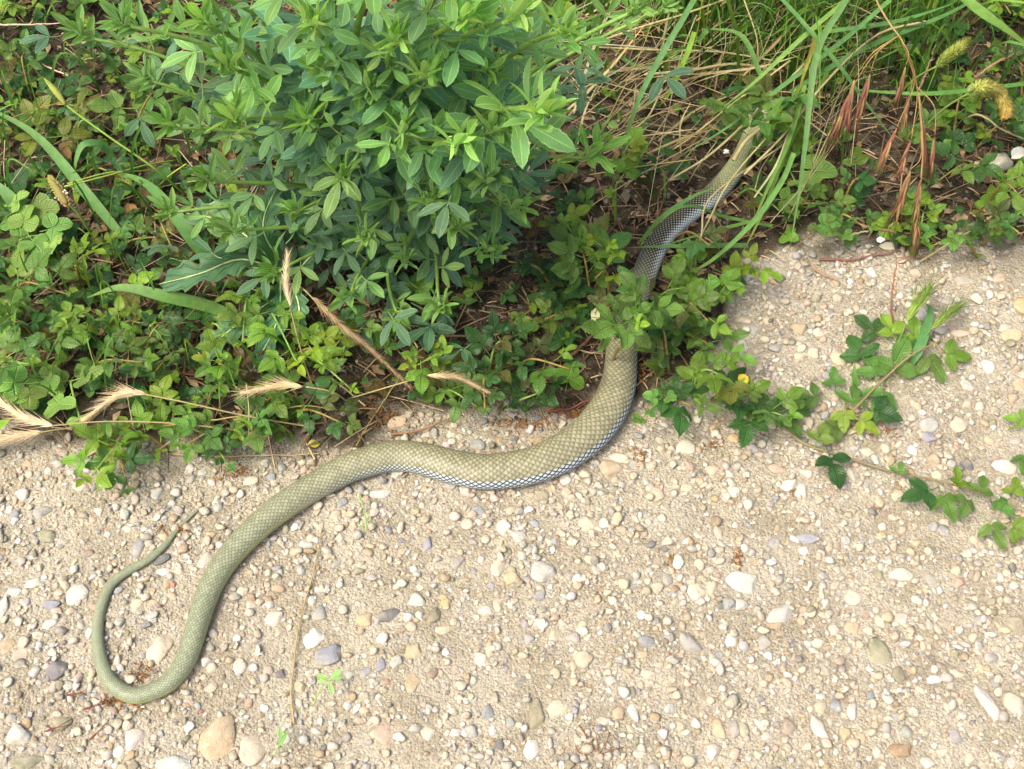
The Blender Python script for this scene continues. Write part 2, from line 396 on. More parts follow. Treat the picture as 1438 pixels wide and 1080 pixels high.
VX = cx[:, None] + Vx * ty[:, None]; VY = cy[:, None] - Vx * tx[:, None]
nt = len(th); i = np.arange(NL - 1)[:, None] * nt; j = np.arange(nt)[None]; j2 = (j + 1) % nt
Q = np.stack([i + j, i + nt + j, i + nt + j2, i + j2], -1).reshape(-1, 4)
side = np.minimum(row, NR - row) / NR * 1.0
colr = np.stack([np.broadcast_to(np.where(isb > 0, 0, side)[None], U2.shape), np.broadcast_to(tf[:, None], U2.shape), np.broadcast_to(isb[None], U2.shape)], -1).reshape(-1, 3)
g = Geo(); g.add(np.stack([VX, VY, Vz], -1).reshape(-1, 3), Q, None, np.stack([p_, q_], -1).reshape(-1, 2), colr)
n0 = g.n
snake = link('snake', g.mesh('snake', M_SNAKE))
tag(snake, 'long olive snake with pale blue flank and blackish neck crossing the gravel', 'snake')
ke = NT('snake_eye'); M_EYE = ke.done(ke.bsdf((0.02, 0.015, 0.008), 0.12, None, 0.6))
kq = int(np.argmin(abs(tf - 0.983)))
for sgn in (-1, 1):
    ge = Geo(); a = np.linspace(0, math.pi, 9)
    c = np.array([cx[kq] + sgn * ty[kq] * ca[kq] * 0.80, cy[kq] - sgn * tx[kq] * ca[kq] * 0.80, zz[kq] + ca[kq] * 1.15])
    tube(ge, np.column_stack([np.zeros(9), np.zeros(9), -np.cos(a) * 0.0024]), np.sin(a) * 0.0024 + 1e-5, 10)
    link('eye', ge.mesh('eye', M_EYE), snake, c)
S_W = np.column_stack([cx, cy])[::20]; S_R = ca[::20]
def snake_gap(x, y):             # distance from the snake's flank (negative: under it)
    return float(np.min(np.hypot(S_W[:, 0] - x, S_W[:, 1] - y) - S_R))

# ------------------------------------------------------------------ stones
def ico(n):
    import bmesh
    bm = bmesh.new(); bmesh.ops.create_icosphere(bm, subdivisions=n, radius=1.0)
    V = np.array([v.co[:] for v in bm.verts]); F = np.array([[v.index for v in f.verts] for f in bm.faces]); bm.free(); return V, F

def rock(V, nplanes, sharp, r, dlo=.48, dhi=.88):  # a pebble: the ball cut by soft planes
    N = nrm(r.normal(size=(nplanes, 3))); D = r.uniform(dlo, dhi, nplanes)
    dots = np.maximum(V @ N.T, 0.02); dist = np.concatenate([D[None] / dots, np.ones((len(V), 1))], 1)
    rad = (np.mean(dist ** -sharp, 1) * dist.shape[1]) ** (-1 / sharp)
    return V * np.minimum(rad, 1.15)[:, None]

PAL = {'white': (226, 222, 210), 'cream': (224, 211, 186), 'tan': (196, 174, 140), 'beige': (206, 192, 166), 'grey': (172, 170, 162), 'pale grey': (202, 200, 190),
       'blue-grey': (150, 154, 160), 'dark grey': (112, 114, 116), 'olive': (150, 146, 118), 'pinkish': (212, 182, 158), 'orange': (204, 168, 120), 'mauve': (140, 112, 104),
       'brown': (166, 138, 104), 'red': (176, 110, 92)}
SANDY = np.array([0.39, 0.33, 0.225])
ALB = {k_: tuple(np.array(lin(*v, k=0.68)) * .84 + SANDY * .16) for k_, v in PAL.items()}
V3, F3 = ico(3); rr_ = np.random.default_rng(3)
ROCKS = []
for q in range(18):
    g = Geo(); vv = rock(V3, int(rr_.integers(6, 16)), rr_.choice([14, 24, 40, 70]), rr_)
    vv = vv * (1 + 0.04 * np.sin(vv[:, [1]] * 5 + q) * np.cos(vv[:, [0]] * 6 + 2 * q)); vv[:, 0] += 0.12 * vv[:, 1] ** 2
    vv = vv * (1 + 0.05 * np.sin(vv[:, [0]] * 11 + q * 2) * np.sin(vv[:, [1]] * 9 + q) * np.sin(vv[:, [2]] * 10 + 3 * q))
    vv -= vv.mean(0); vv /= np.abs(vv).max(0)
    g.add(vv, None, F3); ROCKS.append(g.mesh('pebble', M_STONE))

# px, py, long, short, angle (degrees, photo plane, 0 = along x), colour, own label
H = [l.split('|') for l in '''67,752,27,20,10,olive
192,770,32,18,85,blue-grey
72,848,26,17,0,blue-grey
20,830,20,18,0,white
48,817,28,16,35,white
3,853,38,16,80,white
105,830,40,32,50,pale grey|rough pale grey stone standing left of the snake's tail
68,877,24,15,40,white|bright white angular stone left of the snake's tail bend
125,887,18,9,90,white|small bright white stone touching the snake's tail bend
80,940,33,27,70,dark grey|speckled dark grey stone left of the tail loop's bottom
223,910,56,28,70,cream|long pale slab lying inside the snake's tail loop
228,784,28,15,35,dark grey|flat dark grey stone beside the thin end of the tail
230,803,21,11,0,white|white oval pebble just inside the top of the tail loop
286,788,34,13,65,pale grey|pale elongated stone touching the snake's rear body from the left
385,865,28,25,20,cream|blocky cream and white stone right of the snake's rear body
428,763,20,20,0,white
448,858,26,22,70,blue-grey|blue-grey angular stone above the cream oval pebble
441,892,37,25,60,white|smooth white oval pebble above the blue striped stone
463,917,46,28,20,blue-grey|large blue-grey stone with darker edge beside the green seedling
335,933,28,21,90,cream
295,963,22,16,0,pinkish|pinkish oval pebble right of the bottom of the tail loop
188,1036,40,28,75,white|large white stone below the bottom of the tail loop
165,1055,16,16,0,white
305,1035,72,54,50,tan|largest flat tan slab at the bottom of the photo
355,1050,50,37,80,cream|large cream rounded stone right of the flat tan slab
240,1074,56,28,5,white|broad white stone cut by the bottom edge left of the tan slab
25,1033,36,30,40,pale grey|broad pale grey stone in the bottom left corner
38,1068,46,22,15,olive|flat greenish grey stone at the bottom left corner
85,1015,30,20,10,olive
297,888,17,16,0,grey
340,827,18,16,0,cream
193,850,26,18,70,cream
167,830,14,12,0,blue-grey
30,920,26,20,30,beige
10,905,28,22,60,tan
707,740,25,22,40,white|white rounded stone left of a pale grey twin under the belly bend
727,753,24,22,0,pale grey|pale grey round stone touching a white one under the belly bend
601,763,26,13,80,blue-grey
643,788,27,16,45,grey
699,798,30,21,70,cream|white stone with orange stain left of the big pale oval pebble
717,812,20,18,0,tan
762,802,46,33,-35,pale grey|biggest smooth pale oval pebble in the middle of the gravel
759,836,20,16,70,blue-grey
585,843,26,22,30,white|white-grey angular pebble right of the flat blue-grey slab
680,857,22,17,0,white
700,850,22,15,90,pinkish
627,847,19,16,0,orange|orange-brown pebble in the middle of the pale gravel
608,862,27,20,60,olive
547,863,37,17,15,dark grey|flat dark blue-grey slab stone below the snake's middle
513,868,30,20,10,tan
578,877,18,17,0,pinkish
583,914,30,23,30,tan|warm tan oval pebble below the flat dark slab
623,884,30,14,5,beige
535,932,24,15,80,blue-grey
556,930,22,17,20,grey
513,943,22,15,10,blue-grey
608,945,18,16,0,mauve|mauve-brown pebble left of centre low on the gravel
545,957,9,8,0,red|tiny brick red pebble low on the gravel
743,898,19,16,-40,grey
805,898,24,17,0,grey
780,890,34,18,60,beige
820,927,29,27,0,beige|rounded flat beige stone right of the tiny dark blue pebble
733,957,15,9,40,dark grey|tiny dark blue pebble set in a pale hollow
677,927,22,21,0,cream
580,958,32,21,70,tan
543,1030,37,32,0,pinkish|white stone capped with mauve near the bottom edge
603,1028,24,23,0,cream
685,1002,24,19,60,blue-grey
718,1017,18,14,90,grey
748,1053,33,22,65,white|white oval stone by the bottom edge near the middle
755,1007,52,24,85,olive|long grey-brown slab stone above the white oval at the bottom
785,993,38,26,20,beige
702,1050,22,16,60,dark grey
848,1013,22,14,0,cream
888,1000,34,14,-75,white|thin upright white sliver of stone right of the grey-brown slab
868,1003,22,19,30,tan
910,948,22,14,0,cream
858,957,18,14,-20,white
910,902,29,18,-20,blue-grey
938,812,19,14,80,grey
923,825,20,19,0,beige
953,788,28,17,70,white
823,735,29,27,0,cream|rough pitted cream stone right of the white and grey twins
933,770,14,12,0,dark grey
1046,817,54,32,-10,white|largest white and grey mottled stone on the right half of the gravel
978,830,29,25,60,cream|rough cream stone left of the largest mottled stone
1001,825,28,17,80,beige
1023,850,22,19,60,blue-grey|blue-grey pebble, left one of a pair under the mottled stone
1041,850,23,19,50,pale grey|pale blue pebble, right one of a pair under the mottled stone
1095,860,46,28,30,pale grey|large angular pale grey stone below right of the mottled stone
1088,877,24,14,10,brown
1026,900,23,18,30,white|brightest pure white pebble on the right half
970,905,40,24,-40,grey|slanting grey slab stone left of the pure white pebble
1073,905,24,19,90,grey
1150,902,22,20,0,cream
1136,755,38,16,-5,blue-grey|flat blue-grey bar of stone near the right runner's leaves
1088,762,19,17,30,blue-grey
1325,742,26,16,-10,blue-grey|smooth blue-grey oval pebble left of the runner's last leaves
1330,730,18,13,0,beige
1268,802,40,24,0,pale grey|pale half buried stone on the far right gravel
1308,813,28,22,-30,grey|speckled grey oval stone right of the pale half buried one
1200,835,30,25,80,cream|square cream stone with pits on the right gravel
1266,868,24,20,20,pale grey
1430,880,40,30,-30,olive|dark green-grey stone at the right edge
1236,920,52,30,-80,olive|upright greenish slate with ochre streaks on the right
1261,948,26,22,50,olive|olive round stone touching the foot of the streaked slate
1383,987,56,22,-65,white|long white finger shaped stone at the lower right
1420,990,40,30,-60,cream|broad cream stone beside the long white finger stone
1151,1025,40,21,-65,white|tall cream white oval stone near the bottom on the right
1196,1002,26,16,80,pale grey
1173,993,20,16,-60,blue-grey
1151,995,22,18,10,beige
1198,880,22,19,0,tan
1010,1024,32,22,-75,tan|upright tan stone left of a grey stone near the bottom
1030,1025,26,18,70,blue-grey|blue-grey stone squeezed between tan and olive stones at the bottom
1046,1027,27,16,-80,olive|olive stone on the right of a tight trio at the bottom
1105,1022,28,23,-80,mauve|purplish brown stone near the bottom on the right
1001,1057,23,22,0,white
1185,1033,20,20,0,orange
1206,1038,22,15,80,orange
1340,1035,26,22,30,grey
1270,1028,22,19,0,grey
1302,1072,24,16,-20,white
1265,1055,42,18,0,brown
1311,955,26,14,0,white
1345,945,24,13,-20,cream
1391,925,25,16,-20,grey
1011,748,25,14,-75,beige
1131,772,18,14,0,white
1091,488,23,15,20,blue-grey|smooth blue-grey oval pebble between the bramble and the runner
1060,462,22,16,-30,grey
1046,448,24,17,-25,beige
1095,393,22,13,-30,dark grey|dark grey flat stone on the brown dirt near the grass
1086,410,18,11,-50,grey
1123,463,28,19,-20,tan
1150,468,20,18,0,cream
1143,498,20,18,0,cream
1180,507,30,26,-60,beige|large flat beige stone left of the runner's lobed leaves
1386,517,26,22,-40,white|white-blue triangular stone on the right gravel
1291,447,30,25,-50,pale grey|pale grey block just under the green barley heads
1437,438,34,30,0,orange|orange-tan boulder-like stone at the right edge
1418,475,32,22,10,tan|broad tan stone below the orange one at the right edge
1408,463,22,16,20,grey
1346,473,30,13,-15,pinkish
1320,468,24,15,20,grey
1356,543,24,20,-30,pale grey
1346,597,32,24,70,beige|large upright beige oval stone on the right gravel
1303,600,28,25,0,grey|round grey-beige stone left of the upright beige oval
1303,617,25,17,-30,blue-grey
1281,635,18,13,-70,white
1358,653,21,19,0,dark grey
1410,658,38,20,-10,white|white stone with brown end at the right edge
1218,635,22,14,-10,beige
1178,587,32,17,5,tan
1033,613,21,15,-10,orange|orange-tan pebble below the bramble's lower edge
1058,627,18,16,0,pale grey
965,622,31,28,0,cream|round cream disc stone right of the snake's widest bend
1108,680,27,20,20,white|white-grey angular stone left of a white wedge below the runner
1126,690,29,18,60,white|white wedge of stone below the single dark runner leaf
1090,658,29,20,0,pinkish|peach coloured flat stone above the white wedge
1001,658,20,16,10,pinkish
1031,690,23,17,-20,cream
1131,665,19,14,-30,white
1196,665,23,14,-80,cream
1231,627,18,15,0,olive
1311,647,21,18,0,tan
1421,563,22,17,60,tan
1432,543,26,22,0,tan
1370,425,22,20,0,cream
1351,397,24,16,-20,grey
1400,397,17,16,0,pinkish
557,593,34,19,5,tan|flat tan stone on the bare patch behind the snake
571,583,22,13,20,grey
598,610,16,12,60,cream
670,622,25,20,-20,blue-grey|blue-grey stone touching the snake's back edge at mid body
722,613,13,12,0,dark grey
757,617,28,14,-10,brown
702,617,12,9,60,orange
857,657,42,27,-10,tan|large flat tan stone right of the snake's lower bend
890,650,20,15,-40,blue-grey
870,640,28,17,-10,cream
793,673,20,15,50,white
672,712,23,16,-5,blue-grey
633,680,20,14,0,grey
655,688,18,16,0,cream
532,691,36,17,10,pale grey|pale flat stone under the snake's first body bend
760,694,25,20,-10,olive
923,693,26,20,60,pinkish
1386,296,17,15,0,red|rust red pebble among dead leaves at the upper right
1346,308,24,16,15,orange|orange-tan stone in the litter at the upper right
113,682,22,17,0,cream
220,693,21,19,30,white|white rounded pebble under the bramble clump at left
57,718,32,18,10,grey
353,673,26,16,20,cream
888,618,12,11,0,white
1184,320,26,17,0,pale grey
1250,345,30,15,0,beige'''.strip().split('\n')]
HAND = []
for h in H:
    f = h[0].split(','); HAND.append((float(f[0]), float(f[1]), float(f[2]), float(f[3]), float(f[4]), f[5], h[1] if len(h) > 1 else None))
LANDMARKS = [("the snake's tail tip", 275, 718), ("the snake's tail bend", 138, 885), ("the bottom of the tail loop", 190, 975), ("the snake's rear body", 285, 845), ("the snake's first body bend", 440, 680),
    ("the snake's middle", 590, 640), ("the snake's belly bend", 700, 660), ("the snake's widest bend", 845, 590), ("the single dark runner leaf", 1167, 642), ("the runner's lobed leaves", 1230, 540),
    ("the green barley heads", 1310, 430), ("the green seedling", 465, 955), ("the largest flat tan slab", 305, 1035), ("the biggest pale oval pebble", 762, 802), ("the largest mottled stone", 1046, 817),
    ("the dark green-grey edge stone", 1430, 880), ("the streaked slate", 1236, 920), ("the long white finger stone", 1383, 987), ("the mauve capped white stone", 543, 1030), ("the blue striped stone", 463, 917),
    ("the flat dark slab", 547, 863), ("the orange-brown pebble", 627, 847), ("the pure white pebble", 1026, 900), ("the white oval at the bottom", 748, 1053), ("the long grey-brown slab", 755, 1007),
    ("the white wedge stone", 1126, 690), ("the upright beige oval stone", 1346, 597), ("the square pitted cream stone", 1200, 835), ("the purplish brown stone", 1105, 1022), ("the rough pitted cream stone", 823, 735),
    ("the flat blue-grey bar stone", 1136, 755), ("the round cream disc", 965, 622), ("the runner's last leaves", 1370, 700), ("the white triangular stone", 1386, 517), ("the dry twig at the bottom", 840, 1040),
    ("the bottom left corner stone", 25, 1033), ("the brown dirt by the grass", 1120, 390), ("the bramble beside the snake", 980, 500), ("the leafy clump at the gravel's edge", 170, 640)]
def compass(dx, dy):
    a = math.degrees(math.atan2(-dy, dx)) % 360
    return ['right of', 'above right of', 'above', 'above left of', 'left of', 'below left of', 'below', 'below right of'][int((a + 22.5) // 45) % 8]
used_labels = set(h[6] for h in HAND if h[6])
def pebble_label(px, py, lo, sh, colr):
    size = 'large' if lo > 32 else 'medium' if lo > 21 else 'small' if lo > 14 else 'tiny'
    shp = 'elongated' if lo / sh > 1.65 else 'oval' if lo / sh > 1.25 else 'rounded'
    lm = sorted(LANDMARKS, key=lambda L: (L[1] - px) ** 2 + (L[2] - py) ** 2)
    lm = [L for L in lm if (L[1] - px) ** 2 + (L[2] - py) ** 2 > 20 ** 2]
    for L in lm[:4]:
        d = math.hypot(L[1] - px, L[2] - py)
        nearw = 'close' if d < 45 else 'a little' if d < 95 else 'well'
        t = f'{size} {colr} {shp} pebble {nearw} {compass(px - L[1], py - L[2])} {L[0]}'
        if t not in used_labels: used_labels.add(t); return t
    return None

PEB = []
def put_pebble(px, py, lo, sh, ang, colr, label, zf=0.5):
    p = at(px, py); s = pxm(p); q = int(rng.integers(len(ROCKS)))
    o = link('pebble', ROCKS[q])
    a, b_ = lo / 2 * s * 1.04, sh / 2 * s * 1.10
    # lengths seen foreshortened along y: lengthen that direction a little
    hgt_ = min(a, b_) * R(0.45, 0.75)
    z = float(gz(p[0], p[1])) + hgt_ * R(-0.30, 0.15) * zf * 2
    o.location = (p[0], p[1], z); o.scale = (a, b_, hgt_)
    o.rotation_euler = (R(-.2, .2), R(-.2, .2), math.radians(ang))
    c = np.array(ALB[colr]) * R(0.92, 1.10) * (1 + R(-0.04, 0.04, 3)); o.color = (*np.clip(c, 0, .85), 1)
    tag(o, label, 'pebble', 'pebbles on the gravel'); PEB.append((p[0], p[1], a))
for px, py, lo, sh, ang, colr, lab in HAND:
    put_pebble(px, py, lo, sh, ang, colr, lab or pebble_label(px, py, lo, sh, colr) or f'{colr} pebble lying by itself at the gravel edge')
names = list(PAL); wts = np.array([12, 20, 11, 20, 13, 17, 5, 1.5, 5, 5, 1.2, .7, 2, .2]); wts = wts / wts.sum()
tries = 0
while len(PEB) < 300 and tries < 9000:
    tries += 1
    px, py = R(0, 1438), R(380, 1080); p = at(px, py); lo = R(13, 19); s = pxm(p)
    if soil(p[0], p[1]) > 0.35 or snake_gap(p[0], p[1]) < lo * s * 0.5: continue
    if any((a - p[0]) ** 2 + (b_ - p[1]) ** 2 < (c + lo * s * 0.55) ** 2 for a, b_, c in PEB): continue
    sh = lo * R(0.62, 1.0); colr = str(rng.choice(names, p=wts)); lab = pebble_label(px, py, lo, sh, colr)
    if lab: put_pebble(px, py, lo, sh, R(-90, 90), colr, lab)
PEBA = np.array(PEB)

# gravel: the small stones nobody would count, one mass
def scatter_gravel(n, lo, hi, V, F, nv, alpha, xr, yr, g, keep=0.22, sink=0.25, spread=.15, dusty=.2):
    shapes = [rock(V, int(rr_.integers(6, 13)), rr_.choice([24, 60, 110]), rr_, .40, .86) for _ in range(nv)]
    x, y = R(xr[0], xr[1], n), R(yr[0], yr[1], n)
    clump = np.clip(0.88 + 0.6 * vnoise(x * 16, y * 16, 11) + 0.35 * vnoise(x * 50, y * 50, 12), 0.30, 1)
    dens = np.where(soil(x, y) > 0.5, keep, 1.0) * clump
    k_ = R(0, 1, n) < dens; x, y = x[k_], y[k_]; n = len(x)
    r = lo + (hi - lo) * R(0, 1, n) ** alpha
    # keep the small ones from lying inside the listed pebbles
    ok = np.ones(n, bool)
    for a, b_, c in PEB: ok &= (x - a) ** 2 + (y - b_) ** 2 > (c * 0.75 + r * 0.3) ** 2
    x, y, r = x[ok], y[ok], r[ok]; n = len(x)
    sc = np.column_stack([r, r * R(.65, 1, n), r * R(.32, .7, n)])
    a = R(0, 2 * math.pi, n); ca_, sa_ = np.cos(a), np.sin(a)
    pick = rng.integers(0, nv, n); sv = np.stack(shapes)[pick] * sc[:, None]
    tiltx, tilty = R(-.35, .35, n)[:, None], R(-.35, .35, n)[:, None]
    vx = sv[..., 0] * ca_[:, None] - sv[..., 1] * sa_[:, None]; vy = sv[..., 0] * sa_[:, None] + sv[..., 1] * ca_[:, None]
    vz = sv[..., 2] + vx * tiltx + vy * tilty
    z = gz(x, y) + sc[:, 2] * R(-0.15, sink * 1.9, n)
    P = np.stack([vx + x[:, None], vy + y[:, None], vz + z[:, None]], -1)
    T = (F[None] + (np.arange(n) * len(V))[:, None, None]).reshape(-1, 3)
    ci = rng.choice(len(names), n, p=wts); cc = np.array([ALB[q] for q in names])[ci] * R(.97 - spread, .97 + spread, n)[:, None] * (1 + R(-.05, .05, (n, 3)))
    sandy = np.array([0.38, 0.33, 0.225]); cc = cc * (1 - dusty) + sandy * dusty
    so = soil(x, y)[:, None]; cc = cc * (1 - so * 0.6)
    g.add(P.reshape(-1, 3), None, T, None, np.repeat(np.clip(cc, 0, .85), len(V), 0))
V2i, F2i = ico(2); V1i, F1i = ico(1)
g = Geo()
scatter_gravel(15500, 0.0026, 0.0054, V2i, F2i, 32, 1.6, (-.58, .58), (-.40, .36), g, 0.08, .45, .2, .12)
chips = Geo()
scatter_gravel(44000, 0.0013, 0.0030, V1i, F1i, 30, 1.3, (-.58, .58), (-.40, .38), chips, 0.12, .5, .28, .08)
scatter_gravel(4500, 0.0021, 0.0044, V1i, F1i, 20, 1.5, (-1.1, 1.1), (-.85, .40), g, 0.05)
gravel = link('gravel', g.mesh('gravel', M_GRAVEL)); gravel['kind'] = 'stuff'; gravel['label'] = 'loose small cream and grey gravel over the sandy track'
co = link('gravel_chips', chips.mesh('gravel_chips', M_GRAVEL, False)); co['kind'] = 'stuff'; co['label'] = 'broken cream stone chips bedded in the sand'
g = Geo()
scatter_gravel(42000, 0.0006, 0.0017, V1i, F1i, 20, 1.7, (-.58, .58), (-.40, .42), g, 0.08, 0.3, .25, .15)
grit = link('grit', g.mesh('grit', M_GRAVEL, False)); grit['kind'] = 'stuff'; grit['label'] = 'fine sandy grit between the gravel stones'

# ------------------------------------------------------------------ leaf shapes (base at origin, along +y, face up)
def leaflet(g, L, W, prof, n=9, fold=0.22, curl=0.3, serr=0.0, cols=(-1, -.5, 0, .5, 1), origin=(0, 0, 0), az=0.0, tilt=0.0, col=(1, 1, 1), wav=0.0, ph=0.0, pleat=0.0):
    t = np.linspace(0, 1, n + 1); w = W / 2 * prof(t)
    a = curl * t; yy = L * np.where(abs(curl) > 1e-3, np.sin(a) / curl, t); zz_ = -L * np.where(abs(curl) > 1e-3, (1 - np.cos(a)) / curl, 0)
    c = np.array(cols); S = np.broadcast_to(c[None], (n + 1, len(c)))
    ww = np.broadcast_to(w[:, None], S.shape).copy()
    if serr:
        z = np.where(np.arange(n + 1) % 2 == 0, 1 + serr, 1 - serr * 0.6)[:, None]; ww = np.where(abs(S) > 0.95, ww * z, ww)
    x = S * ww
    z = zz_[:, None] + fold * abs(x) + wav * W * np.sin(ph + t * 7)[:, None] * S * abs(S)
    if pleat: z = z + pleat * W * np.cos(np.arange(n + 1) * 1.35)[:, None] * abs(S) * (1 - abs(S) * .6) * np.clip(prof(t), 0, 1)[:, None]
    V = np.stack([x, np.broadcast_to(yy[:, None], x.shape), z], -1).reshape(-1, 3)
    ct, st = math.cos(tilt), math.sin(tilt); V = V @ np.array([[1, 0, 0], [0, ct, -st], [0, st, ct]]).T
    ca_, sa_ = math.cos(az), math.sin(az); V = V @ np.array([[ca_, sa_, 0], [-sa_, ca_, 0], [0, 0, 1]]).T + np.asarray(origin)
    m = len(c); i = (np.arange(n)[:, None] * m + np.arange(m - 1)[None]).ravel()
    uv = np.stack([S * .5 + .5, np.broadcast_to(t[:, None], S.shape)], -1).reshape(-1, 2)
    g.add(V, np.column_stack([i, i + 1, i + m + 1, i + m]), None, uv, col)

p_lance = lambda t: np.maximum(np.sin(np.pi * np.clip(t, 0, 1) ** 1.05) ** 0.75, 0.02) * (0.82 + 0.3 * t)
p_ovate = lambda t: np.maximum(np.sin(np.pi * np.clip(t, 0, 1) ** 0.80) ** 0.78, 0.03)
p_round = lambda t: np.maximum(np.sin(np.pi * np.clip(t, 0, 1) ** 0.9) ** 0.5, 0.03)
lr = np.random.default_rng(21)
def trifoliate(kind, young=False):
    g = Geo(); u = lr.uniform
    if kind == 'shrub':
        pl = u(.25, .5); w = u(.30, .38) * (.75 if young else 1); f = .55 if young else u(.12, .3)
        for az, s in ((0, 1), (u(.9, 1.2), u(.82, .95)), (-u(.9, 1.2), u(.82, .95))):
            leaflet(g, s, w * s, p_lance, 14, f, u(-.1, .5), .06, origin=(0, pl + (.10 if az == 0 else 0), 0), az=az, tilt=u(-.2, .25) + (.5 if young else 0), wav=.03, ph=u(0, 6))
    elif kind == 'bramble':
        pl = u(.4, .8); w = u(.50, .66); f = .4 if young else u(.08, .28)
        for az, s in ((0, 1), (u(1.05, 1.4), u(.74, .9)), (-u(1.05, 1.4), u(.74, .9))):
            leaflet(g, s, w * s, p_ovate, 20, f, u(.1, .7), .15, origin=(0, pl + (.22 if az == 0 else 0), 0), az=az, tilt=u(-.35, .3) + (.4 if young else 0), wav=.10, ph=u(0, 6), pleat=.030)
    else:
        pl = u(.5, .9)
        for az, s in ((0, 1), (u(1.6, 1.9), u(.85, 1)), (-u(1.6, 1.9), u(.85, 1))):
            leaflet(g, s, u(.85, 1.0) * s, p_round, 10, u(-.35, -.1) if lr.random() < .5 else u(.1, .3), u(-.2, .5), .03, origin=(0, pl, 0), az=az, tilt=u(-.15, .2), wav=.05, ph=u(0, 6))
    tt = np.linspace(0, 1, 4)
    tube(g, np.column_stack([0 * tt, tt * (pl + .12), -.06 * np.sin(tt * math.pi)]), 0.022, 4)
    return g
LEAFG = {(k_, y): [trifoliate(k_, y) for _ in range(12)] for k_ in ('shrub', 'bramble', 'round') for y in (False, True)}
LMAT = {'shrub': M_SHRUB, 'bramble': M_BRAM, 'round': M_ROUND}
LEAFM = {k_: [g.mesh('leaf', LMAT[k_[0]]) for g in v] for k_, v in LEAFG.items()}
def put_leaf(parent, root, kind, young, pos, d, n, size, color):
    o = link('leaf', LEAFM[(kind, young)][int(rng.integers(12))], parent)
    F = frame(d, n) * size
    M = Matrix.Identity(4)
    for r_ in range(3):
        for c_ in range(3): M[r_][c_] = F[r_, c_]
        M[r_][3] = pos[r_] - root[r_]
    o.matrix_basis = M; o.color = (*color, 1); return o
NECK = np.array([(q[0], q[1]) for q in SN[41:51, :2]]); NECK = spline(NECK, 60)
def clear_of_neck(P, m):         # pixels between points and the visible neck
    x_, y_ = to_px(np.atleast_2d(P)); return float(np.min(np.hypot(x_[:, None] - NECK[None, :, 0], y_[:, None] - NECK[None, :, 1]))) > m
def vary(c, k=.15): return tuple(np.clip(np.asarray(c) * R(1 - k, 1 + k) * (1 + R(-.06, .06, 3)), 0, 3))

# ------------------------------------------------------------------ the leafy shrub
root = at(555, 335, 0.0)
shrub = thing('leafy_shrub', 'big leafy green shrub with pointed three-part leaves leaning over the gravel edge', 'shrub', root)
TIPS = [(752, 160, .29, 1.45), (525, 122, .27, 1), (345, 165, .25, 1), (330, 95, .27, 1), (478, 250, .20, 1), (590, 285, .17, 1), (205, 115, .20, .9), (690, 105, .27, 1), (625, 425, .07, .95), (575, 365, .10, .9),
        (330, 325, .10, .95), (815, 225, .18, 1.1), (640, 35, .33, 1.05), (790, 45, .31, 1.05), (190, 35, .26, 1), (450, 35, .33, 1), (300, 255, .14, .95), (425, 175, .24, 1), (410, 300, .13, .95), (680, 255, .20, 1.05),
        (730, 290, .14, 1), (520, 330, .13, 1), (640, 200, .25, 1.1), (560, 190, .25, 1), (280, 40, .29, 1), (120, 55, .22, .9), (690, 350, .09, .95), (395, 380, .06, .9), (560, 60, .32, 1), (720, 30, .34, 1.05),
        (380, -40, .36, 1), (520, -50, .38, 1), (650, -60, .39, 1), (780, -40, .36, 1), (240, -40, .32, 1), (250, 180, .19, .95), (590, 110, .29, 1), (690, 190, .24, 1.1), (640, 320, .15, 1), (460, 95, .29, 1),
        (500, 410, .06, .9), (560, 440, .04, .85), (240, 300, .08, .85), (880, 20, .27, .85), (930, 15, .22, .7)]
parts = []; stemg = Geo(); nstem = 0
